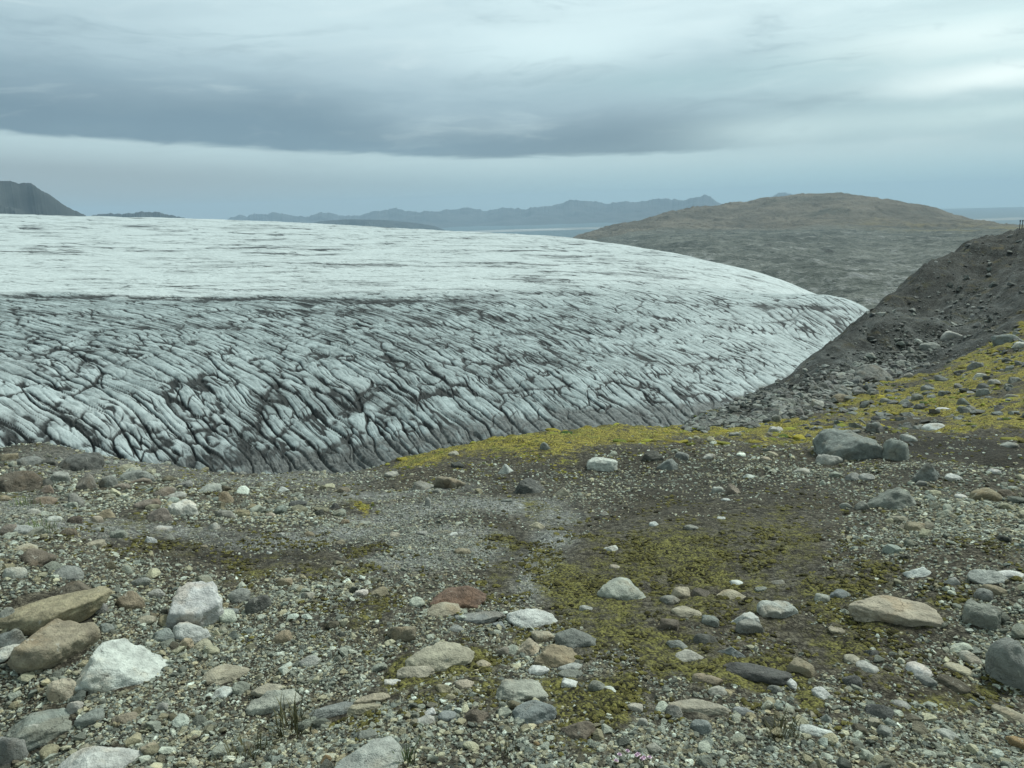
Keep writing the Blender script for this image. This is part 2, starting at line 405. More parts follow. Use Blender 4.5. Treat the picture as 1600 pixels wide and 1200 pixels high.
# ================================================================== GLACIER
print('glacier...')
GL = [(0, 705, 128), (200, 722, 126), (400, 742, 122), (550, 744, 122), (700, 707, 128), (900, 674, 140), (1030, 669, 150), (1150, 632, 180), (1230, 592, 215), (1350, 487, 380),
      (-120, 690, 130), (0, 600, 158), (300, 600, 156), (600, 600, 160), (900, 600, 172), (1120, 600, 200), (0, 530, 205), (400, 530, 208), (800, 530, 225), (1100, 530, 270), (1250, 530, 310),
      (0, 472, 280), (400, 476, 282), (700, 472, 300), (1000, 455, 390), (1200, 460, 470), (0, 455, 360), (400, 460, 350), (700, 452, 370),
      (0, 420, 520), (400, 420, 520), (800, 420, 540), (1100, 425, 620), (0, 380, 900), (400, 382, 950), (800, 388, 900), (1000, 396, 900),
      (-120, 334, 2500), (0, 338, 2500), (300, 343, 2300), (500, 350, 2000), (700, 362, 1700), (900, 373, 1350), (1050, 396, 1000), (1200, 432, 720), (1350, 483, 430)]
GL += [('w', 400, 95, -44), ('w', 0, 100, -42), ('w', 700, 100, -44), ('w', 1030, 120, -44), ('w', 1230, 170, -52), ('w', 1400, 450, -78), ('w', 1300, 800, -98), ('w', 1150, 1250, -110), ('w', 1000, 1800, -120),
       ('w', 800, 2400, -110), ('w', 600, 2900, -75), ('w', 400, 3200, -40), ('w', 100, 3400, -10), ('w', -200, 3400, 0)]
GLS = Surf(GL)
CR = math.atan2(-1.25, 1.0)
def on_ice(px, py):
    px = np.atleast_1d(np.asarray(px, float)); py = np.atleast_1d(np.asarray(py, float))
    d = ray(px, py); d = d / np.hypot(d[:, 0], d[:, 1])[:, None]
    L = np.exp(np.linspace(math.log(100), math.log(2600), 500))
    gap = d[:, 2:3] * L - GLS.z(d[:, 0:1] * L, d[:, 1:2] * L)
    k = np.where((gap < 0).any(1), (gap < 0).argmax(1), len(L) - 1)
    return d[:, 0] * L[k], d[:, 1] * L[k]
VEINS = [[(445, 590), (405, 640), (385, 690), (380, 735)], [(300, 575), (350, 640), (383, 728)], [(480, 655), (430, 690), (385, 735)], [(470, 690), (500, 715), (540, 745)], [(360, 690), (420, 700), (470, 735)],
         [(108, 595), (92, 650), (60, 690), (40, 712)], [(95, 655), (130, 675), (165, 700), (190, 727)], [(210, 660), (250, 690), (275, 715)], [(560, 690), (480, 725), (400, 745)],
         [(780, 535), (776, 575), (770, 610)], [(590, 610), (560, 640), (520, 670)], [(230, 600), (300, 650), (360, 690)], [(640, 660), (700, 690), (740, 705)], [(20, 480), (45, 540), (60, 590)], [(150, 520), (140, 560), (105, 600)],
         [(620, 640), (585, 690), (540, 720)], [(1020, 610), (1015, 660)], [(340, 650), (320, 690), (335, 725)]]
ga = np.linspace(-math.radians(46), math.radians(33), 1700)
gd = np.exp(np.linspace(math.log(92), math.log(3400), 1150))
X = np.sin(ga)[None] * gd[:, None]; Y = np.cos(ga)[None] * gd[:, None]
Zi = GLS.z(X, Y)
D = np.hypot(X, Y)
lnr = np.log(D / 130.0); ang = np.arctan2(X, Y)
wq = fbm(ang / .10, lnr / .14, 3, 301); wq2 = fbm(ang / .022, lnr / .05, 3, 305)
flow = ang + .40 * lnr + .011 * wq + .0012 * wq2       # constant along a crevasse
along = lnr + .05 * fbm(ang / .05 + 9, lnr / .09, 3, 303)
WX = X + 1.6 * fbm(X / 7, Y / 7, 3, 305); WY = Y + 1.6 * fbm(X / 7 + 50, Y / 7, 3, 306)
def cells(a, w, sd, jit=.95):
    f1, f2, cid = voronoi(along / a, flow / w, sd, jit); return f2 - f1, cid
tA = sstep(140, 250, D)
wq3 = fbm(ang / .012, lnr / .03, 3, 307)
flow = flow + .0004 * wq3
eA, iA = cells(.17, .026, 321, .85); eB, iB = cells(.085, .0105, 331, .85); eC, iC = cells(.034, .0042, 341, .9)
pw = 24 + 60 * sstep(-.25, .1, ang)
plateau = sstep(325 - pw, 325 + pw, D + 26 * fbm(ang / .12, lnr / .3, 2, 351) - 330 * np.clip(ang + .06, 0, .5))
gap = sstep(-.45, .40, fbm(ang / .07, lnr / .12, 3, 355)); gap2 = sstep(-.30, .45, fbm(ang / .035, lnr / .07, 3, 357))
cA = (1 - sstep(.0, .10, eA)) * (.75 + .25 * gap); cB = (1 - sstep(.0, .17, eB)) * (.30 + .70 * gap2); cC = (1 - sstep(.0, .36, eC)) * (.10 + .90 * sstep(-.15, .5, fbm(ang / .03 + 7, lnr / .06, 3, 358)))
hA = (1 - sstep(.05, .42, eA)) * gap; hB = (1 - sstep(.05, .5, eB)) * gap2
fl2 = ang - .34 * lnr + .03 * wq + .004 * wq2
q1, q2, _ = voronoi(fl2 / .060, (lnr + .06 * wq) / .30, 347, .9); eX = q2 - q1
cX = (1 - sstep(.0, .055, eX)) * sstep(-.15, .30, fbm(ang / .06 + 4, lnr / .10, 3, 348))
wA = 1 - .75 * tA; wB = .45 + .55 * tA
c1, c3 = cB, cA
mound = wA * 1.5 * (1 - np.exp(-2.2 * eA)) + wB * .75 * (1 - np.exp(-2.6 * eB)) + .22 * (1 - np.exp(-3 * eC)) + wA * .8 * iA + .45 * iB * wB + .12 * iC
clefts = np.clip(wA * .95 * cA + wB * .75 * cB + .28 * cC, 0, 1.1)
vein = np.zeros(X.shape)
for pl in VEINS:
    vx, vy = on_ice([p[0] for p in pl], [p[1] for p in pl])
    sel = (X > vx.min() - 8) & (X < vx.max() + 8) & (Y > vy.min() - 8) & (Y < vy.max() + 8)
    px = WX[sel] * 1.1 - X[sel] * .1; py = WY[sel] * 1.1 - Y[sel] * .1
    best = np.full(px.shape, 99.0)
    for (ax, ay, bx, by) in zip(vx[:-1], vy[:-1], vx[1:], vy[1:]):
        L2 = (bx - ax) ** 2 + (by - ay) ** 2 + 1e-6
        t = np.clip(((px - ax) * (bx - ax) + (py - ay) * (by - ay)) / L2, 0, 1)
        best = np.minimum(best, np.hypot(px - ax - t * (bx - ax), py - ay - t * (by - ay)))
    vein[sel] = np.maximum(vein[sel], (.75 * np.exp(-(best / .38) ** 2) + .35 * np.exp(-(best / 1.5) ** 2)) * sstep(-.55, .3, fbm(X[sel] / 2.2, Y[sel] / 2.2, 3, 399)))
vein = np.clip(vein, 0, 1)
amp = 1 - .6 * plateau
Zi = Zi + amp * (.40 * mound - .55 * clefts - .4 * cX) - .4 * vein + .10 * fbm(X / 1.1, Y / 1.1, 3, 361) + 2.2 * fbm(X / 90, Y / 60, 3, 365) * plateau * sstep(350, 700, D)
# dirt: ash that has washed into the clefts, dirtier along the margin and in a band under the plateau; the foot hollow's shade is painted in too
def ice_patch(blobs):
    out = np.zeros(X.shape)
    for bx, by, hw, hh, am in blobs:
        cx, cy = on_ice(bx, by); ax, ay = on_ice(bx, by + hh); ex_, ey_ = on_ice(bx, by - hh)
        r = math.hypot(cx[0], cy[0]); rr = max(math.hypot(ax[0] - ex_[0], ay[0] - ey_[0]) / 2, 3); rw = hw * r / F
        a = math.atan2(cx[0], cy[0])
        u = ((X - cx[0]) * math.cos(a) - (Y - cy[0]) * math.sin(a)) / rw; v = ((X - cx[0]) * math.sin(a) + (Y - cy[0]) * math.cos(a)) / rr
        out = np.maximum(out, am * np.exp(-(u * u + v * v)))
    return out
clean = ice_patch([(120, 660, 170, 45, 1), (250, 700, 90, 20, .8), (60, 580, 120, 30, .5), (560, 610, 60, 30, .5)])
plash = ice_patch([(900, 384, 90, 7, .6), (640, 372, 240, 4, .5), (1000, 415, 140, 10, .5), (60, 444, 90, 4, .6), (430, 455, 200, 5, .5), (1080, 440, 120, 14, .35)])
dirty = ice_patch([(520, 500, 260, 28, .9), (760, 500, 240, 30, 1.0), (900, 520, 160, 40, .6), (420, 680, 120, 40, .6), (640, 640, 200, 60, .75), (750, 560, 160, 60, .6), (250, 500, 200, 20, .6), (1000, 600, 200, 50, .4), (1080, 560, 180, 40, .3),
                   (420, 610, 130, 50, .5), (100, 500, 160, 20, .5)])
tx, ty = on_ice([-100, 200, 330, 420, 550, 640, 720, 820, 900, 980, 1060, 1140, 1200], [712, 726, 738, 722, 700, 690, 672, 655, 645, 640, 640, 628, 608])
td = np.interp(np.arctan2(X, Y), np.arctan2(tx, ty), np.hypot(tx, ty))
foot = ice_patch([(385, 726, 95, 12, 1), (470, 734, 80, 9, 1), (560, 728, 60, 9, .7)])  # shade of the black hollow under the ice, painted into the ice colour
toe = 1 - sstep(-5, 7, D - td + 3.5 * fbm(X / 9, Y / 9, 3, 398))
# knick line between the rough front and the smooth plateau
knick = np.zeros(X.shape)
kx, ky = on_ice([-150, 0, 200, 330, 420, 560, 700, 830, 930], [459, 462, 463, 467, 465, 470, 464, 458, 455])
kd = np.interp(ang, np.arctan2(kx, ky), np.hypot(kx, ky))
dk_ = (D + 16 * fbm(ang / .03, lnr / .1, 4, 391) - kd)
knick = np.exp(-(dk_ / np.where(dk_ > 0, 7, 22)) ** 2) * (1 - sstep(-.22, .08, ang)) * np.clip(.55 + 1.0 * fbm(ang / .03, lnr / .06, 4, 395), 0, 1)
Zi = Zi - 1.4 * np.clip(knick, 0, 1)
l1 = 1 - sstep(.0, .14, np.abs(fbm(ang / .16 + .5 * wq, lnr / .085 + 1.5 * ang, 4, 373)))
l2 = 1 - sstep(.0, .16, np.abs(fbm(ang / .06, lnr / .040 - 2.2 * ang, 4, 374)))
lines = l1 * sstep(-.1, .4, fbm(ang / .2, lnr / .2, 2, 375)) + .7 * l2 * sstep(-.2, .4, fbm(ang / .1, lnr / .12, 2, 376))
patchy = sstep(-.2, .6, fbm(flow / .010, along / .05, 4, 381))
veil = sstep(-.25, .55, fbm(ang / .09, lnr / .12, 4, 383))
front = 1.25 * np.maximum(.8 * cX * (1 - .5 * tA), np.maximum(wA * cA, np.where(D < 400, .72 + .28 * tA, 1) * cB), (.04 + .62 * tA) * cC) + (.20 + .36 * dirty) * (1 - .5 * clean) * np.maximum(wA * hA, wB * hB) + (.10 + .32 * dirty) * patchy + .22 * veil * (.45 + dirty) + .30 * sstep(60, 0, kd - D) * (D < kd + 4) * sstep(-.3, .3, fbm(ang / .05, lnr / .05, 4, 396)) + .8 * vein
dirt = front * (1 - plateau) + plateau * (.20 * cB + .18 * cA + .16 * cC + .42 * lines + .28 * sstep(-.1, .6, fbm(ang / .12, lnr / .05, 5, 377)) + .16 * sstep(.0, .5, fbm(ang / .035, lnr / .012 - 1.2 * ang, 4, 378)))
dirt = np.clip(dirt + plash * patchy * .55 + .9 * np.clip(knick, 0, 1), 0, 1)
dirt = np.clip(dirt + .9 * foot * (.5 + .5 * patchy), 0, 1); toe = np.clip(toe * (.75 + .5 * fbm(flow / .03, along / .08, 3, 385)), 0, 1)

m, n, b = material('glacier_ice', .75)
co = n.n('ShaderNodeTexCoord').outputs['Object']
rotm = n.n('ShaderNodeMapping'); n.put(rotm.inputs[0], co); rotm.inputs['Rotation'].default_value = (0, 0, -CR); rotm.inputs['Scale'].default_value = (1, 1, 1)
st = n.mapv(co, (.8, .8, .8))
DI, TO, FR = n.attr('dirt'), n.attr('toe'), n.attr('rough_front')
fi = n.noise(st, 1.1, 6, .7); lo = n.noise(co, .09, 4, .6); gr = n.noise(co, 1.1, 5, .7)
me_ = n.noise(st, .35, 6, .7)
ice = n.mix(n.step(.3, .7, me_), (.36, .41, .415), (.51, .57, .575))
grimy = n.mix(n.step(.25, .75, n.m('ADD', n.m('MULTIPLY', me_, .6), n.m('MULTIPLY', lo, .4))), (.10, .125, .126), (.42, .50, .51))
ice = n.mix(FR, ice, grimy)
ice = n.mix(n.m('MULTIPLY', n.step(.5, .8, fi), .45), ice, (.40, .44, .44))
d2 = n.m('ADD', DI, n.m('MULTIPLY', n.m('SUBTRACT', gr, .5), n.m('ADD', .12, n.m('MULTIPLY', DI, .9))))
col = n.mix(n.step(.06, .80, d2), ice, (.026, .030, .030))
grime = n.mix(n.step(.35, .7, gr), (.055, .061, .060), (.165, .178, .174))
col = n.mix(n.m('MULTIPLY', n.step(.18, .75, n.m('ADD', TO, n.m('MULTIPLY', n.m('SUBTRACT', gr, .5), .5))), .9), col, grime)
n.put(b.inputs['Base Color'], col)
n.put(b.inputs['Normal'], n.bump(n.m('ADD', fi, gr), .6, .25))
b.inputs['Specular IOR Level'].default_value = .2
V = np.stack([X, Y, Zi], -1).reshape(-1, 3)
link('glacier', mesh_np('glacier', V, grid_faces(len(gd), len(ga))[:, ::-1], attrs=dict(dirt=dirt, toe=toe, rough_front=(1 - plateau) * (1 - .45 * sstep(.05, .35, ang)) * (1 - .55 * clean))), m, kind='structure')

# ================================================================== MIDDLE DISTANCE: gravel plain and brown hill
print('hill...')
H = [(1350, 475, 720), (1200, 432, 950), (1100, 402, 1250), (1000, 380, 1800), (1500, 440, 850), (1400, 420, 1150), (1500, 395, 1300), (1250, 400, 1350), (1300, 355, 2500), (1100, 360, 2500), (1500, 362, 2200), (1000, 362, 2600), (1600, 400, 1100),
     (1150, 340, 3200), (1300, 335, 3000), (1400, 330, 3100), (1480, 350, 2900), (905, 371, 2900), (960, 353, 3300), (1050, 331, 3500), (1150, 318.5, 3600), (1230, 309, 3600), (1290, 304, 3600), (1350, 308, 3550), (1420, 317, 3450), (1450, 323, 3400), (1478, 338, 3300), (1530, 346, 3100), (1570, 352, 2900), (1700, 356, 2700)]
H += [('w', 1350, 450, -95), ('w', 1100, 900, -118), ('w', 900, 1600, -128), ('w', 1700, 800, -70), ('w', 900, 4300, -260), ('w', 850, 3400, -190), ('w', 1050, 4800, -200), ('w', 1290, 5000, -150), ('w', 1450, 4600, -220), ('w', 1700, 3900, -240), ('w', 1550, 4300, -260), ('w', 820, 2400, -170)]
HS = Surf(H, lam=1e-4)
ha = np.linspace(-.08, math.radians(46), 900); hd = np.exp(np.linspace(math.log(430), math.log(5200), 460))
X = np.sin(ha)[None] * hd[:, None]; Y = np.cos(ha)[None] * hd[:, None]; D = np.hypot(X, Y)
Zh = HS.z(X, Y)
plain = 1 - sstep(2300, 2700, D + 150 * fbm(X / 300, Y / 300, 3, 401))
Zh = Zh + plain * (9 * fbm(X / 110, Y / 110, 6, 411, .6) - 5 * np.abs(fbm(X / 60, Y / 45, 4, 413))) + (1 - plain) * (15 * fbm(X / 240, Y / 240, 6, 421, .6) - 24 * np.abs(fbm(X / 210 + .4 * fbm(X / 90, Y / 90, 2, 3), Y / 520, 4, 425)) + 5)
# small cliff at the hill's far shoulder
Zh = np.maximum(Zh, -299.5 + 0 * Zh)
m, n, b = material('hill_ground', .95)
co = n.n('ShaderNodeTexCoord').outputs['Object']; PL = n.attr('plain'); 
a1 = n.noise(co, .006, 6, .65); a2 = n.noise(co, .03, 6, .7); a3 = n.noise(co, .0022, 5, .6)
hillc = n.mix(n.step(.35, .65, a1), (.078, .072, .054), (.155, .138, .106))
hillc = n.mix(n.m('MULTIPLY', n.step(.52, .66, a3), .8), hillc, (.075, .078, .060))
hillc = n.mix(n.m('MULTIPLY', n.step(.58, .70, a2), .5), hillc, (.05, .045, .04))
pl = n.mix(n.step(.35, .65, n.m('ADD', n.m('MULTIPLY', a1, .5), n.m('MULTIPLY', a2, .5))), (.042, .050, .042), (.145, .155, .135))
pl = n.mix(n.m('MULTIPLY', n.step(.56, .66, a2), n.step(.42, .6, n.noise(co, .0045, 4, .6))), pl, (.23, .24, .235))
pl = n.mix(n.m('MULTIPLY', n.step(.60, .68, n.noise(n.mapv(co, (1, .45, 1)), .022, 5, .6)), .7), pl, (.022, .025, .023))
a4 = n.noise(co, .11, 5, .75)
pl = n.mix(n.m('MULTIPLY', n.step(.60, .70, a4), .75), pl, (.26, .27, .255)); pl = n.mix(n.m('MULTIPLY', n.step(.44, .34, a4), .7), pl, (.018, .021, .018))
hillc = n.mix(n.m('MULTIPLY', n.step(.46, .34, a4), .55), hillc, (.040, .035, .026)); hillc = n.mix(n.m('MULTIPLY', n.step(.56, .70, a4), .5), hillc, (.19, .165, .13))
pl = n.mix(n.m('MULTIPLY', n.m('MULTIPLY', n.step(.47, .60, a2), n.step(.44, .58, a4)), n.m('MULTIPLY', n.step(1700, 800, n.sep(co)[1]), .75)), pl, (.24, .25, .245))
gold = n.m('MULTIPLY', n.step(900, 1250, n.sep(co)[0]), n.m('MULTIPLY', n.step(.42, .58, a1), n.m('MULTIPLY', n.step(1500, 1950, n.sep(co)[1]), n.step(2750, 2300, n.sep(co)[1]))))
col = n.mix(PL, hillc, pl); col = n.mix(n.m('MULTIPLY', gold, .75), col, (.15, .125, .05))
n.put(b.inputs['Base Color'], col)
n.put(b.inputs['Normal'], n.bump(a2, 1, 14.0))
V = np.stack([X, Y, Zh], -1).reshape(-1, 3)
link('hill', mesh_np('hill', V, grid_faces(len(hd), len(ha))[:, ::-1], attrs=dict(plain=plain)), m, kind='structure')

# ================================================================== SEA, LOWLAND, FAR MOUNTAINS
SEA = -300.0
def disc(name, r, z, mat, nseg=96):
    a = np.linspace(0, 2 * math.pi, nseg, endpoint=False)
    V = np.c_[np.cos(a) * r, np.sin(a) * r, np.full(nseg, z)]
    link(name, mesh_np(name, V, np.arange(nseg)[None]), mat, kind='structure')
m, n, b = material('sea_water', .6); b.inputs['Specular IOR Level'].default_value = .1
co = n.n('ShaderNodeTexCoord').outputs['Object']
n.put(b.inputs['Base Color'], n.mix(n.noise(n.mapv(co, (1, 3, 1)), .0008, 4, .6), (.05, .085, .10), (.075, .115, .13)))
n.put(b.inputs['Normal'], n.bump(n.noise(co, .02, 3, .6), .3, 2))
disc('sea', 22500, SEA, m)

def lowland(name, pts, zoff, mat):
    V = np.array([(x, y, SEA + zoff) for x, y in pts]); link(name, mesh_np(name, V, np.arange(len(V))[None]), mat, kind='structure')
m, n, b = material('outwash_sand', .95)
co = n.n('ShaderNodeTexCoord').outputs['Object']
n.put(b.inputs['Base Color'], n.mix(n.step(.4, .6, n.noise(co, .0012, 5, .6)), (.20, .21, .20), (.32, .33, .32)))
def at_sea(px, py):
    d = ray(np.array([px]), np.array([py]))[0]; k = SEA / d[2]; return d[0] * k, d[1] * k
def shore(y0, y1, xs, j):
    top = [at_sea(x, y0(x) + random.uniform(-j, j)) for x in xs]; bot = [at_sea(x, y1(x) + random.uniform(-j, j)) for x in reversed(xs)]
    return top + bot
# pale sand bar in front of the lagoon, on the way to the mountains
lowland('sand_flat', shore(lambda x: 360 - .031 * (x - 760), lambda x: 363.5 - .031 * (x - 760), list(range(600, 1061, 20)), .25), .6, m)
lowland('river_flat', shore(lambda x: 343.0 - .03 * (x - 1500), lambda x: 346 - .03 * (x - 1500), list(range(1420, 1721, 20)), .4), .9, m)

m_far, n, b = material('far_mountain', .95)
co = n.n('ShaderNodeTexCoord').outputs['Object']
n.put(b.inputs['Base Color'], n.mix(n.step(.35, .65, n.noise(co, .0016, 6, .65)), (.022, .025, .028), (.055, .058, .060)))
m_dark, n, b = material('dark_mountain', .95)
co = n.n('ShaderNodeTexCoord').outputs['Object']
n.put(b.inputs['Base Color'], n.mix(n.step(.35, .65, n.noise(co, .006, 6, .65)), (.014, .017, .016), (.034, .038, .034)))

def mountain(name, outline, dist, depth, mat, rough, seed, floor_=None):
    """a range whose crest runs at about dist: crest heights from the outline, spurs and gullies down both sides"""
    px = np.array([p[0] for p in outline], float); py = np.array([p[1] for p in outline], float)
    a, t = azt(px, py)
    na = int(max(120, (a.max() - a.min()) * 2600)); aa = np.linspace(a.min(), a.max(), na)
    nd = 70; r = np.linspace(-1, 1, nd)
    crest = np.interp(aa, a, t) * dist
    base = SEA - .4
    A, R = np.meshgrid(aa, r)
    dist_a = dist * (1 + .05 * fbm(aa * 14, aa * 0 + seed, 3, seed))
    crest = np.interp(aa, a, t) * dist_a
    Dm = dist_a[None] + R * depth
    x = np.sin(A) * Dm; y = np.cos(A) * Dm
    hgt = crest - base
    sp = np.abs(fbm(x / (depth * .35), y / (depth * .35), 5, seed + 3))
    prof = np.clip(1 - np.abs(R) ** .9, 0, 1)
    z = base + hgt[None] * prof * (1 - .55 * sp * sstep(0, .25, np.abs(R)) * 1.2)
    z = z + rough * fbm(aa * dist / (rough * 6), aa * 0 + 3, 6, seed + 9, .66)[None] * prof ** 2
    z = np.maximum(z, base)
    link(name, mesh_np(name, np.stack([x, y, z], -1).reshape(-1, 3), grid_faces(nd, na)[:, ::-1]), mat, kind='structure')

mountain('dark_mountain', [(-260, 330), (-150, 300), (-60, 286), (0, 280), (16, 279), (30, 282), (48, 283), (60, 292), (80, 303), (100, 318), (118, 327), (130, 333), (145, 345), (165, 372)], 5200, 1500, m_dark, 13, 501)
mountain('low_ridge', [(90, 350), (130, 338), (150, 334), (172, 331), (190, 333), (210, 331), (242, 329), (262, 334), (285, 338), (310, 345), (345, 356), (400, 372)], 8200, 1200, m_dark, 20, 511)
mountain('headland', [(430, 366), (470, 352), (500, 345), (540, 342), (600, 343), (650, 348), (680, 353), (697, 360), (712, 368)], 10500, 1300, m_dark, 4, 521)
mountain('mountain_range', [(300, 352), (345, 345), (370, 337), (400, 334), (440, 333), (470, 338), (500, 331), (530, 336), (560, 337), (590, 328), (620, 325), (650, 331), (690, 328), (730, 325), (760, 328), (790, 323), (820, 326), (840, 323), (870, 318), (895, 314), (925, 312), (945, 316), (975, 317), (1000, 313), (1030, 308), (1060, 312), (1090, 308), (1110, 308), (1130, 318), (1160, 330), (1200, 345)], 17500, 2600, m_far, 95, 531)
mountain('far_peak', [(1130, 326), (1170, 314), (1190, 308), (1205, 306), (1225, 299), (1240, 304), (1262, 306), (1290, 316), (1340, 326)], 19500, 1800, m_far, 70, 541)
mountain('coastal_island', [(1490, 350), (1520, 346), (1545, 344), (1560, 343.5), (1580, 344.5), (1640, 347)], 12500, 700, m_far, 2, 551)

# ================================================================== ROCKS
print('rocks...')
C = dict(sand=(.335, .30, .215), white=(.56, .595, .57), pale=(.39, .405, .37), grey=(.25, .262, .240), dark=(.12, .126, .117), blue=(.25, .275, .265), tan=(.28, .25, .185), beige=(.40, .378, .295), brown=(.16, .143, .115), pink=(.255, .235, .20), red=(.20, .145, .11), orange=(.33, .24, .13))
CW = dict(sand='tan', white='white', pale='pale', grey='grey', dark='dark', blue='bluish', tan='tan', beige='beige', brown='brown', pink='pinkish', red='reddish', orange='orange')
SW = dict(r='rounded', a='angular', s='flat', p='pointed', b='blocky', w='wedge')
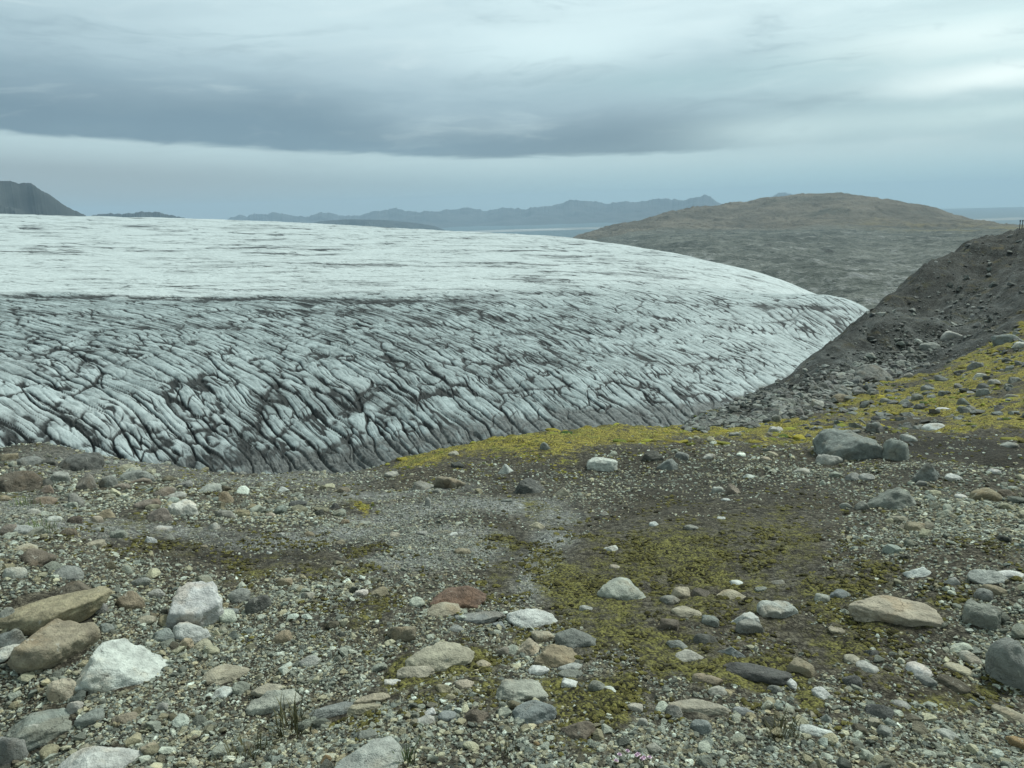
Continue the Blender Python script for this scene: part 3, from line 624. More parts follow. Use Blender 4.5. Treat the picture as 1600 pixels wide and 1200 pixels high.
# x0 x1 y0 y1 colour shape [short name, label] : boulders and stones of the moraine, measured on the photograph
ROCKS = [
(10,160,942,985,'sand','s','long tan boulder','long low tan boulder with a smooth bumpy back, beside a brown layered one'),
(38,145,988,1040,'sand','s','layered brown-tan rock','angular brown-tan rock split by layered cracks, in front of the long tan boulder'),
(128,266,1003,1074,'white','w','bright white slab','bright cyan-white slab sloping out of the gravel, the whitest rock on the moraine'),
(253,346,908,982,'white','u','white boulder with dark face','tall boulder with a white top and a dark shadowed face above the gravel'),
(670,761,904,950,'red','a','reddish-brown boulder','reddish-brown boulder, the only red one, lying on the gravel wash'),
(635,741,999,1046,'beige','r','large beige boulder','large smooth beige boulder with moss creeping over its foot'),
(934,1015,892,938,'pale','r','pale egg-shaped boulder','pale grey egg-shaped boulder sitting alone on olive moss'),
(1274,1379,657,719,'blue','b','largest mossy-slope boulder','largest blue-grey boulder on the moraine, at the foot of the mossy slope'),
(1379,1418,676,719,'blue','b','boulder beside the largest one','upright blue-grey boulder touching the side of the largest boulder'),
(1341,1483,941,976,'beige','s','long beige slab','long flat beige slab lying tilted in the olive moss'),
(1553,1625,998,1076,'grey','r','boulder cut by photo edge','big rounded grey boulder cut off by the edge of the photo'),
(0,59,731,769,'brown','a','dark brown boulder','dark brown angular boulder in the heap of stones on the crest'),
(915,967,706,737,'white','b','white boulder on the crest','bright grey-white boulder on the yellow mossy crest'),
(678,728,731,763,'tan','s','tilted tan slab','flat tan slab tilted up at the edge of the gravel wash'),
(1360,1440,751,794,'grey','r','wide domed boulder','wide domed grey boulder on dark gritty ground'),
(1424,1472,713,752,'blue','p','leaning blue-grey boulder','blue-grey boulder leaning with a pointed top, on black soil'),
(524,630,1162,1215,'pale','r','speckled boulder at bottom','speckled grey-white boulder cut off by the bottom edge of the photo'),
(105,216,1162,1212,'white','a','speckled white bottom rock','rough speckled white rock cut off by the bottom edge of the photo'),
(867,936,973,1011,'grey','r','grey boulder with hollow','rounded grey boulder with a small dark hollow low on its side'),
(792,874,950,981,'white','r','white dome','low white-grey domed rock with a darker foot'),
(776,855,1059,1096,'pale','b','pale greenish block','pale greenish angular block half buried in gravel'),
(1122,1230,1036,1063,'dark','s','long dark ledge','long dark grey ledge of rock with moss along its foot'),
(1112,1166,1000,1031,'blue','p','blue-grey pyramid','pyramid-shaped blue-grey rock with a sharp top'),
(24,130,1119,1158,'blue','w','blue-grey wedge','wide blue-grey wedge of rock near the bottom corner'),
(1511,1558,942,979,'grey','b','two-toned grey boulder','two-toned grey boulder with a pale top on the mossy flat'),
(1337,1393,560,596,'grey','r','big rubble boulder','biggest grey boulder in the rubble below the dark ridge'),
(799,858,740,772,'dark','w','dark wedge','dark grey wedge-shaped boulder below the mossy crest'),
(862,896,753,776,'beige','p','cream pointed rock','cream-coloured pointed rock near the dark wedge'),
(1416,1461,883,902,'white','p','low white pyramid','low white pyramid-shaped rock on the mossy flat'),
(1140,1187,949,979,'white','a','white angular rock','white angular rock with a smaller grey slab leaning on it'),
(258,306,775,806,'white','s','leaning white slab','long white slab leaning down the stony bank'),
(90,156,705,735,'dark','s','dark mossy slab','flat dark slab with moss on top, on the crest before the ice'),
# -------- left bank
(64,90,713,727,'dark','a'),(121,149,733,765,'pink','a'),(83,108,731,754,'pale','b'),(179,237,726,754,'grey','b'),(233,268,786,816,'pink','r'),(152,180,790,811,'tan','r'),(213,249,773,796,'pink','r'),(51,85,770,789,'pink','r'),
(108,130,763,791,'grey','a'),(223,244,832,851,'white','p'),(20,54,814,836,'pale','b'),(0,24,816,835,'pink','r'),(324,345,812,829,'pale','r'),(337,370,789,809,'grey','b'),(240,274,757,776,'pink','r'),(304,348,750,769,'pale','a'),(341,365,762,786,'tan','a'),
(489,507,790,806,'dark','r'),(429,455,755,769,'white','p'),(34,82,853,883,'brown','r'),(8,38,884,902,'pale','r'),(88,126,883,905,'grey','r'),(71,94,802,816,'white','s'),(145,160,802,816,'beige','r'),(105,128,800,819,'brown','b'),
(159,183,735,762,'grey','a'),(0,25,705,718,'tan','s'),(27,62,709,727,'grey','r'),(452,480,777,792,'dark','r'),(132,163,844,856,'beige','s'),(26,55,851,863,'beige','s'),(241,268,821,831,'pale','s'),(179,202,750,764,'pink','r'),(64,82,755,772,'pink','r'),(60,80,745,760,'dark','r'),(416,426,858,867,'white','a'),
(205,235,740,756,'pink','a'),(262,290,765,778,'pale','r'),(275,300,748,762,'grey','s'),(0,16,770,784,'tan','r'),(95,118,822,838,'brown','r'),(40,62,790,804,'pale','r'),(170,196,826,840,'grey','s'),
# -------- left foreground
(274,327,969,1003,'white','r'),(385,423,923,956,'dark','r'),(188,224,920,951,'tan','a'),(78,146,914,945,'brown','w'),(206,234,898,916,'blue','r'),(0,37,1142,1196,'grey','a'),(-14,30,1016,1035,'white','r'),(320,386,1043,1067,'beige','r'),
(82,118,1060,1094,'beige','r'),(332,366,1072,1090,'white','a'),(468,501,1021,1040,'pale','r'),(396,440,1069,1088,'beige','s'),(390,467,1082,1112,'pale','s'),(215,242,960,977,'beige','r'),(240,271,980,1003,'blue','a'),(-6,34,986,1017,'blue','r'),
(281,302,994,1013,'beige','a'),(426,457,980,1005,'tan','a'),(124,160,1112,1132,'blue','r'),(107,129,1095,1114,'pale','r'),(482,562,1101,1119,'grey','s'),(433,458,899,916,'tan','b'),(358,391,918,940,'grey','r'),(150,168,941,958,'grey','r'),(160,178,970,988,'blue','r'),
(222,246,1158,1176,'beige','s'),(180,212,1114,1130,'tan','a'),(245,262,1096,1110,'pale','a'),(470,492,922,936,'pale','a'),(345,372,950,964,'blue','s'),(0,22,950,975,'grey','r'),(232,256,916,932,'pale','r'),(300,330,1000,1014,'beige','r'),
# -------- middle foreground
(665,720,939,963,'beige','r'),(712,789,953,972,'blue','s'),(834,912,1005,1042,'tan','w'),(797,851,989,1026,'beige','p'),(831,868,982,1003,'beige','a'),(606,653,968,1003,'tan','b'),(803,872,1096,1133,'blue','r'),(716,772,1103,1131,'brown','p'),(873,907,1056,1077,'white','b'),
(871,909,1036,1048,'pale','s'),(872,910,1047,1060,'grey','s'),(826,858,1038,1056,'white','s'),(919,949,1057,1082,'grey','r'),(940,966,1070,1084,'white','r'),(555,609,1084,1101,'beige','s'),(544,594,1099,1114,'beige','s'),(660,683,1105,1119,'white','w'),(683,714,1110,1126,'blue','s'),
(575,609,914,932,'tan','a'),(553,577,914,932,'white','b'),(1027,1062,961,986,'brown','b'),(1031,1061,926,944,'grey','r'),(740,769,1026,1044,'beige','r'),(621,678,1035,1058,'beige','r'),(875,931,1124,1155,'brown','r'),(950,970,879,891,'beige','s'),(502,520,1178,1193,'orange','r'),(833,847,1155,1168,'orange','r'),
(776,801,1005,1024,'pink','r'),(712,741,1060,1076,'beige','a'),(648,680,1118,1132,'pale','r'),(560,590,1140,1154,'grey','a'),(700,726,975,988,'grey','r'),(770,790,970,982,'blue','b'),(600,626,1060,1072,'white','s'),(980,1004,1098,1112,'pale','s'),(995,1012,1120,1134,'pale','b'),(905,926,944,956,'pale','s'),
# -------- right foreground
(1151,1193,963,989,'grey','s'),(1050,1095,944,963,'beige','r'),(1049,1081,912,935,'beige','a'),(1079,1114,914,933,'brown','w'),(1121,1165,919,937,'beige','r'),(1095,1123,959,979,'blue','b'),(1231,1272,1026,1056,'tan','b'),(1083,1127,1049,1068,'tan','r'),(1039,1136,1096,1115,'beige','s'),(1038,1066,1098,1122,'grey','r'),
(1079,1111,1122,1145,'blue','a'),(1370,1393,1133,1151,'blue','b'),(1247,1300,1136,1154,'white','r'),(1277,1305,1113,1133,'blue','p'),(1419,1454,1038,1057,'white','r'),(1354,1391,1099,1122,'dark','r'),(1321,1352,1024,1038,'beige','r'),(1270,1297,1075,1093,'white','r'),(1042,1076,996,1014,'blue','r'),(1055,1099,1014,1033,'pale','r'),
(1576,1606,1150,1171,'orange','s'),(1081,1121,984,1011,'dark','r'),(1557,1604,1111,1128,'beige','s'),(1478,1513,1040,1054,'beige','s'),(1469,1510,1061,1078,'brown','s'),(1146,1176,1103,1119,'blue','s'),(1317,1346,1052,1072,'dark','r'),(1296,1323,980,991,'beige','s'),(1185,1243,937,967,'pale','s'),(1273,1296,926,941,'pale','r'),
(1349,1373,1012,1026,'dark','p'),(1524,1547,921,939,'grey','r'),(1519,1567,890,914,'pale','a'),(1475,1502,900,916,'pale','p'),(1540,1572,916,930,'tan','s'),(1562,1600,893,904,'white','s'),(1434,1460,1056,1070,'grey','r'),(1340,1372,1036,1050,'pale','a'),(1500,1530,1020,1036,'pale','r'),(1226,1246,1060,1074,'white','a'),(1200,1222,1068,1084,'grey','r'),
(1299,1330,921,934,'blue','a'),(1180,1200,914,924,'blue','r'),(1205,1232,905,914,'grey','r'),(1140,1162,905,914,'white','r'),(1108,1136,1072,1088,'pale','r'),(1560,1590,1010,1026,'grey','r'),(1395,1418,1094,1108,'pale','r'),(1010,1034,1160,1176,'pale','a'),(1460,1492,1140,1154,'pale','a'),
# -------- middle ground, right
(1276,1314,704,727,'pale','s'),(1336,1360,778,798,'grey','r'),(1312,1332,783,795,'grey','r'),(1521,1562,759,782,'tan','r'),(1416,1447,813,830,'tan','r'),(1444,1481,656,675,'white','r'),(1322,1346,735,751,'grey','r'),(1343,1367,736,750,'pale','a'),(1161,1179,738,748,'white','r'),(1112,1130,753,770,'white','a'),
(1068,1091,815,828,'grey','r'),(1000,1038,697,720,'dark','a'),(1026,1059,710,735,'blue','a'),(1054,1077,701,718,'blue','r'),(1097,1117,703,718,'pale','r'),(1479,1502,740,751,'white','s'),(1240,1267,727,740,'pale','a'),(1195,1216,703,712,'beige','s'),(1139,1158,673,682,'blue','s'),(1135,1160,750,772,'pink','w'),
(1561,1583,763,776,'brown','r'),(1545,1562,731,740,'white','s'),(1408,1431,676,690,'pale','s'),(1355,1381,653,675,'grey','b'),(1014,1029,811,823,'white','r'),(1188,1206,710,720,'beige','s'),(1430,1446,748,759,'grey','s'),(1127,1142,776,783,'white','s'),(1566,1588,690,700,'pale','r'),(1493,1510,771,778,'white','s'),(1120,1134,806,812,'white','s'),
# -------- middle ground, centre
(776,807,716,741,'white','p'),(825,853,810,826,'beige','r'),(709,740,851,868,'tan','s'),(600,623,732,746,'pale','s'),(640,684,742,765,'grey','w'),(511,536,779,795,'dark','p'),(527,548,756,769,'tan','r'),(606,625,828,840,'beige','r'),(705,727,719,732,'dark','s'),(842,861,684,704,'blue','r'),(942,966,849,863,'white','r'),
(935,951,796,807,'grey','r'),(700,718,702,713,'pale','r'),(782,804,775,786,'grey','s'),(663,674,770,791,'pale','r'),(676,692,760,770,'grey','s'),(650,668,826,836,'pale','s'),(700,716,830,838,'white','s'),(560,580,812,820,'pale','s'),
# -------- rubble under the ridge and stones of the mossy slope
(1300,1330,611,629,'tan','r'),(1266,1288,617,639,'pale','b'),(1202,1226,641,661,'grey','r'),(1217,1242,617,633,'grey','a'),(1354,1369,604,616,'grey','r'),(1303,1324,603,613,'dark','r'),(1286,1301,614,627,'grey','r'),(1273,1296,595,612,'dark','a'),(1334,1352,595,610,'dark','r'),(1399,1419,560,573,'grey','r'),
(1439,1468,533,546,'grey','r'),(1473,1504,512,531,'pale','r'),(1429,1441,527,539,'white','r'),(1226,1242,635,650,'grey','r'),(1411,1429,580,590,'grey','r'),(1224,1238,652,664,'dark','r'),(1177,1201,646,661,'grey','r'),(1200,1226,663,675,'pale','s'),(1323,1341,604,614,'pale','s'),(1425,1441,611,626,'grey','r'),(1405,1423,621,633,'blue','r'),
(1527,1545,604,619,'blue','r'),(1462,1484,634,643,'white','s'),(1513,1534,561,578,'blue','s'),(1462,1481,583,596,'grey','r'),(1524,1539,580,590,'white','r'),(1555,1593,519,536,'blue','s'),(1583,1604,533,545,'white','s'),(1497,1516,619,634,'blue','r'),(1360,1378,646,658,'dark','r'),(1357,1366,549,559,'pale','r'),
(1312,1326,590,602,'grey','r'),(1250,1266,622,636,'grey','r'),(1160,1178,655,666,'grey','a'),(1384,1398,574,586,'grey','r'),(1330,1346,560,574,'grey','a'),(1545,1562,590,602,'pale','r'),(1570,1590,612,624,'grey','r'),(1440,1458,600,611,'blue','s'),(1375,1392,618,630,'grey','r'),
]
ico = {}
def icosphere(sub):
    if sub not in ico:
        bm = bmesh.new(); bmesh.ops.create_icosphere(bm, subdivisions=sub, radius=1)
        v = np.array([p.co[:] for p in bm.verts]); f = np.array([[q.index for q in p.verts] for p in bm.faces]); bm.free()
        ico[sub] = (v / np.linalg.norm(v, axis=1)[:, None], f)
    return ico[sub]

def rock_verts(shape, sub, seed):
    """unit stone (about -1..1 in each axis): a soft intersection of random planes, then weathering"""
    r_ = np.random.default_rng(seed)
    n, f = icosphere(sub)
    k = {'r': 11, 'a': 26, 's': 14, 'p': 26, 'b': 20, 'w': 22, 'u': 26}[shape]
    npl = {'r': 12, 'a': 12, 's': 13, 'p': 6, 'b': 8, 'w': 9, 'u': 6}[shape]
    N = r_.normal(size=(npl, 3)); N /= np.linalg.norm(N, axis=1)[:, None]
    off = r_.uniform(.72, 1.0, npl)
    if shape == 'p':
        a0 = r_.uniform(0, 6.28); q = r_.uniform(.35, .75, 4)
        N = np.array([[math.cos(a0 + i * 1.57 + .4 * r_.normal()), math.sin(a0 + i * 1.57), q[i]] for i in range(4)]); N /= np.linalg.norm(N, axis=1)[:, None]; off = r_.uniform(.55, .75, 4)
    if shape == 'b':
        base = [[1, .1, .12], [-1, .15, .2], [.1, 1, .15], [-.1, -1, .1], [.15, .1, 1]]
        N = np.r_[np.array(base) + r_.normal(size=(5, 3)) * .16, N]; N /= np.linalg.norm(N, axis=1)[:, None]; off = np.r_[r_.uniform(.72, .86, 5), off * 1.08]
    if shape == 'w':
        s = r_.choice([-1, 1]); N = np.r_[np.array([[s * .55, -.2, .8], [-s * .9, .1, .35], [0, -.9, .4]]) + r_.normal(size=(3, 3)) * .08, N]; N /= np.linalg.norm(N, axis=1)[:, None]; off = np.r_[[.5, .8, .7], off]
    if shape == 'u':
        N = np.r_[np.array([[.15, -.30, .94], [-.25, -.9, -.38], [.5, -.8, -.30], [-.85, .1, .4], [.95, .1, .05]]), N]; N /= np.linalg.norm(N, axis=1)[:, None]; off = np.r_[[.62, .60, .62, .70, .78], off * 1.08]
    if shape == 's':
        N = np.r_[np.array([[.05, .05, 1.0]]) + r_.normal(size=(1, 3)) * .12, N]; N /= np.linalg.norm(N, axis=1)[:, None]; off = np.r_[[.62], off]
    sd0 = int(r_.integers(1, 9999)); jn = np.stack([perlin3(n * 2.7 + sd0 + 31 * q, sd0 + q) for q in range(3)], 1); jn2 = np.stack([perlin3(n * 7 + sd0 + 31 * q, sd0 + 7 + q) for q in range(3)], 1)
    nn = n + .20 * jn + .07 * jn2; nn /= np.linalg.norm(nn, axis=1)[:, None]
    dots = np.maximum(nn @ N.T, 0) / off
    rad = (np.sum(dots ** k, 1) + .80 ** k) ** (-1 / k)
    v = n * rad[:, None]
    sd = int(r_.integers(1, 9999))
    w = {'r': .11, 'a': .075, 's': .075, 'p': .07, 'b': .075, 'w': .075, 'u': .06}[shape]
    g = w * perlin3(v * 1.9 + sd, sd) + .55 * w * perlin3(v * 4.3 + sd, sd + 1)
    if sub >= 4: g = g + .034 * perlin3(v * 9 + sd, sd + 2) + .020 * perlin3(v * 19 + sd, sd + 3) - .045 * np.clip(.12 - np.abs(perlin3(v * 2.6 + sd, sd + 5)), 0, 1) / .12 * (shape != 'r')
    v = v * (1 + g)[:, None]
    mx = v.max(0); mn = v.min(0); c_ = (mx + mn) / 2; h_ = (mx - mn) / 2
    v[:, :2] = (v[:, :2] - c_[:2]) / h_[:2]; v[:, 2] = v[:, 2] / mx[2]
    return v, f

def stone_material(name, tint, scale):
    m, n, b = material(name, .88)
    co = n.n('ShaderNodeTexCoord').outputs['Object']
    if tint == 'object':
        oi = n.n('ShaderNodeObjectInfo'); base = oi.outputs['Color']
        sh = n.n('ShaderNodeVectorMath', operation='ADD'); n.put(sh.inputs[0], co)
        rv = n.xyz(n.m('MULTIPLY', oi.outputs['Random'], 40), n.m('MULTIPLY', oi.outputs['Random'], 91), 0.0); n.put(sh.inputs[1], rv); co = sh.outputs[0]
    else: base = n.attr('tint', 0)
    g = n.noise(co, 90 * scale, 4, .7); mid = n.noise(co, 14 * scale, 6, .65); big = n.noise(co, 4.5 * scale, 4, .55)
    col = n.mix(n.step(.30, .72, mid), n.vm('MULTIPLY', base, (.66, .65, .64)), n.vm('MULTIPLY', base, (1.18, 1.17, 1.14)))
    col = n.mix(n.m('MULTIPLY', n.step(.52, .66, big), .45), col, n.vm('MULTIPLY', base, (.95, .78, .62)))
    col = n.mix(n.m('MULTIPLY', n.step(.56, .72, g), .55), col, n.vm('MULTIPLY', base, (.45, .45, .46)))
    if tint == 'object':
        li = n.step(.64, .70, n.noise(co, 22 * scale, 5, .6, .6)); col = n.mix(n.m('MULTIPLY', li, .55), col, (.50, .50, .44))
        dk2 = n.step(.66, .71, n.noise(co, 31, 4, .6)); col = n.mix(n.m('MULTIPLY', dk2, .6), col, (.03, .032, .03))
    hh = n.m('ADD', n.m('MULTIPLY', g, .4), mid)
    if tint == 'object':
        wv = n.vm('ADD', co, n.vm('MULTIPLY', n.xyz(mid, g, big), (.10, .05, .10)))
        ed = n.vor(wv, 5.5, 'DISTANCE_TO_EDGE'); ck = n.m('MULTIPLY', n.step(.008, .0, ed), n.step(.54, .68, big))
        col = n.mix(n.m('MULTIPLY', ck, .5), col, n.vm('MULTIPLY', base, (.22, .21, .20))); hh = n.m('SUBTRACT', hh, n.m('MULTIPLY', ck, .9))
    n.put(b.inputs['Base Color'], col)
    n.put(b.inputs['Normal'], n.bump(hh, .9, .035))
    return m
ROCK = stone_material('weathered_rock', 'object', 1.0)
GRIT = stone_material('loose_stone', 'tint', 1.4)

TAKEN = []          # ground circles already occupied by a rock
rock_objs = []
def add_rock(x0, x1, y0, y1, col, shp, short=None, label=None, seed=0):
    cx = (x0 + x1) / 2; wpx = x1 - x0; hpx = y1 - y0
    gx, gy, r = P_ground(cx, min(y1, 1235), gz_nofine)
    r = float(r[0]); dist = math.hypot(r, float(base_ground(gx, gy)[0]))
    a = wpx * dist / F / 2
    th = math.asin(min(.9, abs(float(base_ground(gx, gy)[0])) / dist))
    hv = hpx * dist / F
    bdep = a * {'s': .75, 'w': .7}.get(shp, .8)
    bdep = min(bdep, max(.45 * hv / max(math.sin(th), .05), .35 * a))
    c = max((hv - .9 * bdep * math.sin(th)) / math.cos(th) / 1.42, .16 * a)
    ang = math.atan2(gx[0], gy[0])
    px = gx[0] + math.sin(ang) * bdep * .78; py = gy[0] + math.cos(ang) * bdep * .78
    pz = float(gz_nofine(np.array([px]), np.array([py]))[0])
    sub = 5 if wpx > 46 else 4 if wpx > 17 else 3
    v, f = rock_verts(shp, sub, 1000 + seed)
    r_ = np.random.default_rng(seed + 5)
    tl = Matrix.Rotation(r_.normal() * .05, 3, 'Y') @ Matrix.Rotation(r_.normal() * .06, 3, 'X')
    v = (v * np.array([a, bdep, c])) @ np.array(tl).T
    v[:, 2] -= c * .06
    me = mesh_np('rock', v, f, smooth=True)
    noun = 'boulder' if 2 * a > .42 else 'rock' if 2 * a > .17 else 'stone'
    o = link(noun, me, ROCK)
    o.location = (px, py, pz); o.rotation_euler = (0, 0, -ang)
    k = r_.uniform(.9, 1.1); cc = C[col]
    o.color = (cc[0] * k * r_.uniform(.96, 1.04), cc[1] * k, cc[2] * k * r_.uniform(.95, 1.05), 1)
    o['category'] = noun
    TAKEN.append((px, py, max(a, bdep) * .9))
    rock_objs.append(dict(o=o, cx=cx, cy=(y0 + y1) / 2, col=col, shp=shp, noun=noun, short=short, label=label))
def gz_nofine(x, y): return ground_z(x, y, False)

for i, t in enumerate(ROCKS): add_rock(*t, seed=i)

# further stones of a size one can pick out, strewn between those
FIELDS = [((0, 560, 720, 860), 22), ((0, 520, 880, 1190), 14), ((560, 1060, 930, 1190), 8), ((1060, 1600, 880, 1190), 16), ((980, 1600, 690, 850), 12), ((1150, 1450, 590, 660), 12)]
nid = 900; r_ = np.random.default_rng(77)
for (fx0, fx1, fy0, fy1), cnt in FIELDS:
    got = 0; tries = 0
    while got < cnt and tries < 400 and len(rock_objs) < 299:
        tries += 1
        x = r_.uniform(fx0, fx1); y = r_.uniform(fy0, fy1)
        w = r_.uniform(11, 18) if y > 700 else r_.uniform(11, 17)
        if any(abs(q['cx'] - x) < 22 and abs(q['cy'] - y) < 14 for q in rock_objs): continue
        if any(t[0] - 14 < x < t[1] + 14 and t[2] - 10 < y < t[3] + 10 for t in ROCKS): continue
        col = r_.choice(['pale', 'grey', 'beige', 'blue', 'tan', 'pink', 'white', 'dark'], p=[.26, .22, .18, .08, .12, .03, .07, .04])
        add_rock(x - w / 2, x + w / 2, y - w * r_.uniform(.5, .75), y, str(col), str(r_.choice(list('rrass'))), seed=nid); nid += 1; got += 1

ORD = ['nearest', 'second nearest', 'third nearest', 'fourth nearest', 'fifth nearest', 'sixth nearest']
def quad(dx, dy):
    if abs(dx) > 1.3 * abs(dy): return 'right of' if dx > 0 else 'left of'
    return 'in front of' if dy > 0 else 'behind'
land = [q for q in rock_objs if q['short']]
for q in rock_objs:
    if q['label']: q['o']['label'] = q['label']; continue
    best = None
    for L in land:
        dx = q['cx'] - L['cx']; dy = q['cy'] - L['cy']; D0 = math.hypot(dx, 1.6 * dy); qd = quad(dx, dy)
        rank = sum(1 for p in rock_objs if p is not q and p is not L and p['col'] == q['col'] and p['noun'] == q['noun'] and quad(p['cx'] - L['cx'], p['cy'] - L['cy']) == qd and math.hypot(p['cx'] - L['cx'], 1.6 * (p['cy'] - L['cy'])) < D0)
        cost = D0 + 140 * rank
        if rank < 6 and (best is None or cost < best[0]): best = (cost, L, qd, rank)
    _, L, qd, rank = best
    w = CW[q['col']]
    q['o']['label'] = f"{w} {SW[q['shp']]} {q['noun']}, {ORD[rank]} {w} one {qd} the {L['short']}"
    q['o']['group'] = f"loose {q['noun']}s strewn over the moraine"

# ================================================================== GRAVEL AND RUBBLE (beyond counting)
print('gravel...')
PAL = np.array([C[k] for k in ('pale', 'grey', 'beige', 'blue', 'tan', 'pink', 'white', 'dark', 'brown')]); PW = np.array([.24, .24, .20, .07, .10, .02, .05, .05, .03])
def proto(nv, seed, flat):
    r_ = np.random.default_rng(seed); p = r_.normal(size=(nv, 3)); p /= np.linalg.norm(p, axis=1)[:, None]; p *= r_.uniform(.75, 1.0, (nv, 1))
    bm = bmesh.new()
    for q in p: bm.verts.new(q)
    bmesh.ops.convex_hull(bm, input=list(bm.verts))
    for vv in [vv for vv in bm.verts if not vv.link_faces]: bm.verts.remove(vv)
    bmesh.ops.triangulate(bm, faces=list(bm.faces)); bm.verts.index_update()
    v = np.array([q.co[:] for q in bm.verts]); f = np.array([[a.index for a in q.verts] for q in bm.faces]); bm.free()
    v /= np.abs(v).max(0); v *= np.array([1, r_.uniform(.65, .95), flat * r_.uniform(.7, 1.2)])
    return v, f
P_LOW = [proto(11, i, .55) for i in range(24)]; P_MID = [proto(17, 100 + i, .5) for i in range(24)]
P_BIG = []
for i in range(16):
    v, f = rock_verts('rasrb'[i % 5], 3, 4000 + i); P_BIG.append((v * np.array([1, .8, .55]), f))

def scatter(x, y, z, s, protos, cols, sink=.2, tilt=.35, seed=0):
    """merged arrays for n stones"""
    r_ = np.random.default_rng(seed); n = len(x); pid = r_.integers(0, len(protos), n)
    a = r_.uniform(0, 6.283, n); tx = r_.normal(size=n) * tilt; ty = r_.normal(size=n) * tilt
    VV = []; FF = []; CC = []; o = 0
    for k, (pv, pf) in enumerate(protos):
        i = np.where(pid == k)[0]
        if not len(i): continue
        v = pv[None] * s[i, None, None] * r_.uniform(.85, 1.15, (len(i), 1, 3))
        X_, Y_, Z_ = v[..., 0], v[..., 1], v[..., 2]
        c, q = np.cos(tx[i])[:, None], np.sin(tx[i])[:, None]; Y_, Z_ = Y_ * c - Z_ * q, Y_ * q + Z_ * c
        c, q = np.cos(ty[i])[:, None], np.sin(ty[i])[:, None]; X_, Z_ = X_ * c + Z_ * q, -X_ * q + Z_ * c
        c, q = np.cos(a[i])[:, None], np.sin(a[i])[:, None]; X_, Y_ = X_ * c - Y_ * q, X_ * q + Y_ * c
        vv = np.stack([X_ + x[i, None], Y_ + y[i, None], Z_ + (z[i] + sink * s[i])[:, None]], -1).reshape(-1, 3)
        VV.append(vv); FF.append((pf[None] + (np.arange(len(i)) * len(pv))[:, None, None] + o).reshape(-1, 3)); CC.append(np.repeat(cols[i], len(pv), 0)); o += len(vv)
    return np.concatenate(VV), np.concatenate(FF), np.concatenate(CC)

TK = np.array(TAKEN)
def clear(x, y, s):
    ok = np.ones(len(x), bool)
    for tx, ty, tr in TK:
        ok &= (x - tx) ** 2 + (y - ty) ** 2 > (tr * .75) ** 2
    return ok
STONY = [(-260, 1080, 260, 130, .8), (1850, 1080, 240, 130, .8), (1800, 850, 160, 60, .5), (-200, 850, 160, 60, .6), (100, 1120, 400, 110, 1), (500, 1165, 500, 70, 1), (1000, 1165, 500, 60, 1), (1450, 1165, 300, 60, 1), (80, 950, 260, 70, .75), (420, 930, 140, 36, .65), (120, 755, 190, 40, .8), (320, 795, 130, 30, .65), (1500, 920, 150, 36, .55), (1300, 1060, 150, 40, .6),
         (1560, 810, 110, 50, .6), (640, 840, 120, 30, .3), (830, 1020, 120, 36, .55), (1200, 700, 180, 24, .3), (820, 960, 120, 26, .4)]
parts = []
def fov_points(n, r0, r1, seed):
    r_ = np.random.default_rng(seed); a = r_.uniform(-.98, .98, n); r = np.sqrt(r_.uniform(r0 * r0, r1 * r1, n)); return np.sin(a) * r, np.cos(a) * r
sizes = np.exp(np.linspace(math.log(.0065), math.log(.085), 11))
step = math.log(sizes[1] / sizes[0]) / math.log(2)
for k, s in enumerate(sizes):
    rmax = min(2 * s * 774 / 2.2, 15.5); r0 = 2.2
    if rmax < r0 + .3: continue
    cov = (1.0 if s < .017 else .42 if s < .03 else .22 if s < .045 else .07) * step
    n = int(cov * .98 * (rmax ** 2 - r0 ** 2) / (2.2 * s * s)); n = min(n, 84000)
    x, y = fov_points(n, r0, rmax, 600 + k)
    st = patch(STONY, x, y, .6, 63); _, mo_, wa_, dk_2, rg_ = masks(x, y); mb_ = masks(x, y)[0]
    big = s > .028
    dens = (.36 if s < .016 else .12) + .95 * st - .62 * mo_ - .15 * mb_ - .25 * dk_2 * big
    dens = np.where(wa_ > .4, dens * (.15 if s > .02 else 1.0) + (0 if s > .013 else .5), dens)
    dens *= .65 + .7 * (fbm(x / .8, y / .8, 3, 640) + .5)
    keep = (np.random.default_rng(k).uniform(size=n) < dens) & clear(x, y, s) & (rg_ < .5)
    x, y = x[keep], y[keep]; z = ground_z(x, y)
    r_ = np.random.default_rng(700 + k); ss = np.minimum(s * r_.uniform(.82, 1.22, len(x)), .0125 * np.hypot(x, y))
    ci = r_.choice(len(PAL), len(x), p=PW); cols = PAL[ci] * r_.uniform(.5, 1.45, (len(x), 1)) * np.array([1.06, 1.12, 1.04])
    grey = np.clip(wa_[keep], 0, 1)[:, None]; cols = cols * (1 - .6 * grey) + np.array([.26, .275, .262]) * r_.uniform(.4, 1.5, (len(x), 1)) * .6 * grey
    pr = P_LOW if s < .016 else P_MID if s < .05 else P_BIG
    if len(x): parts.append(scatter(x, y, z, ss, pr, cols, .18, .3, 800 + k))
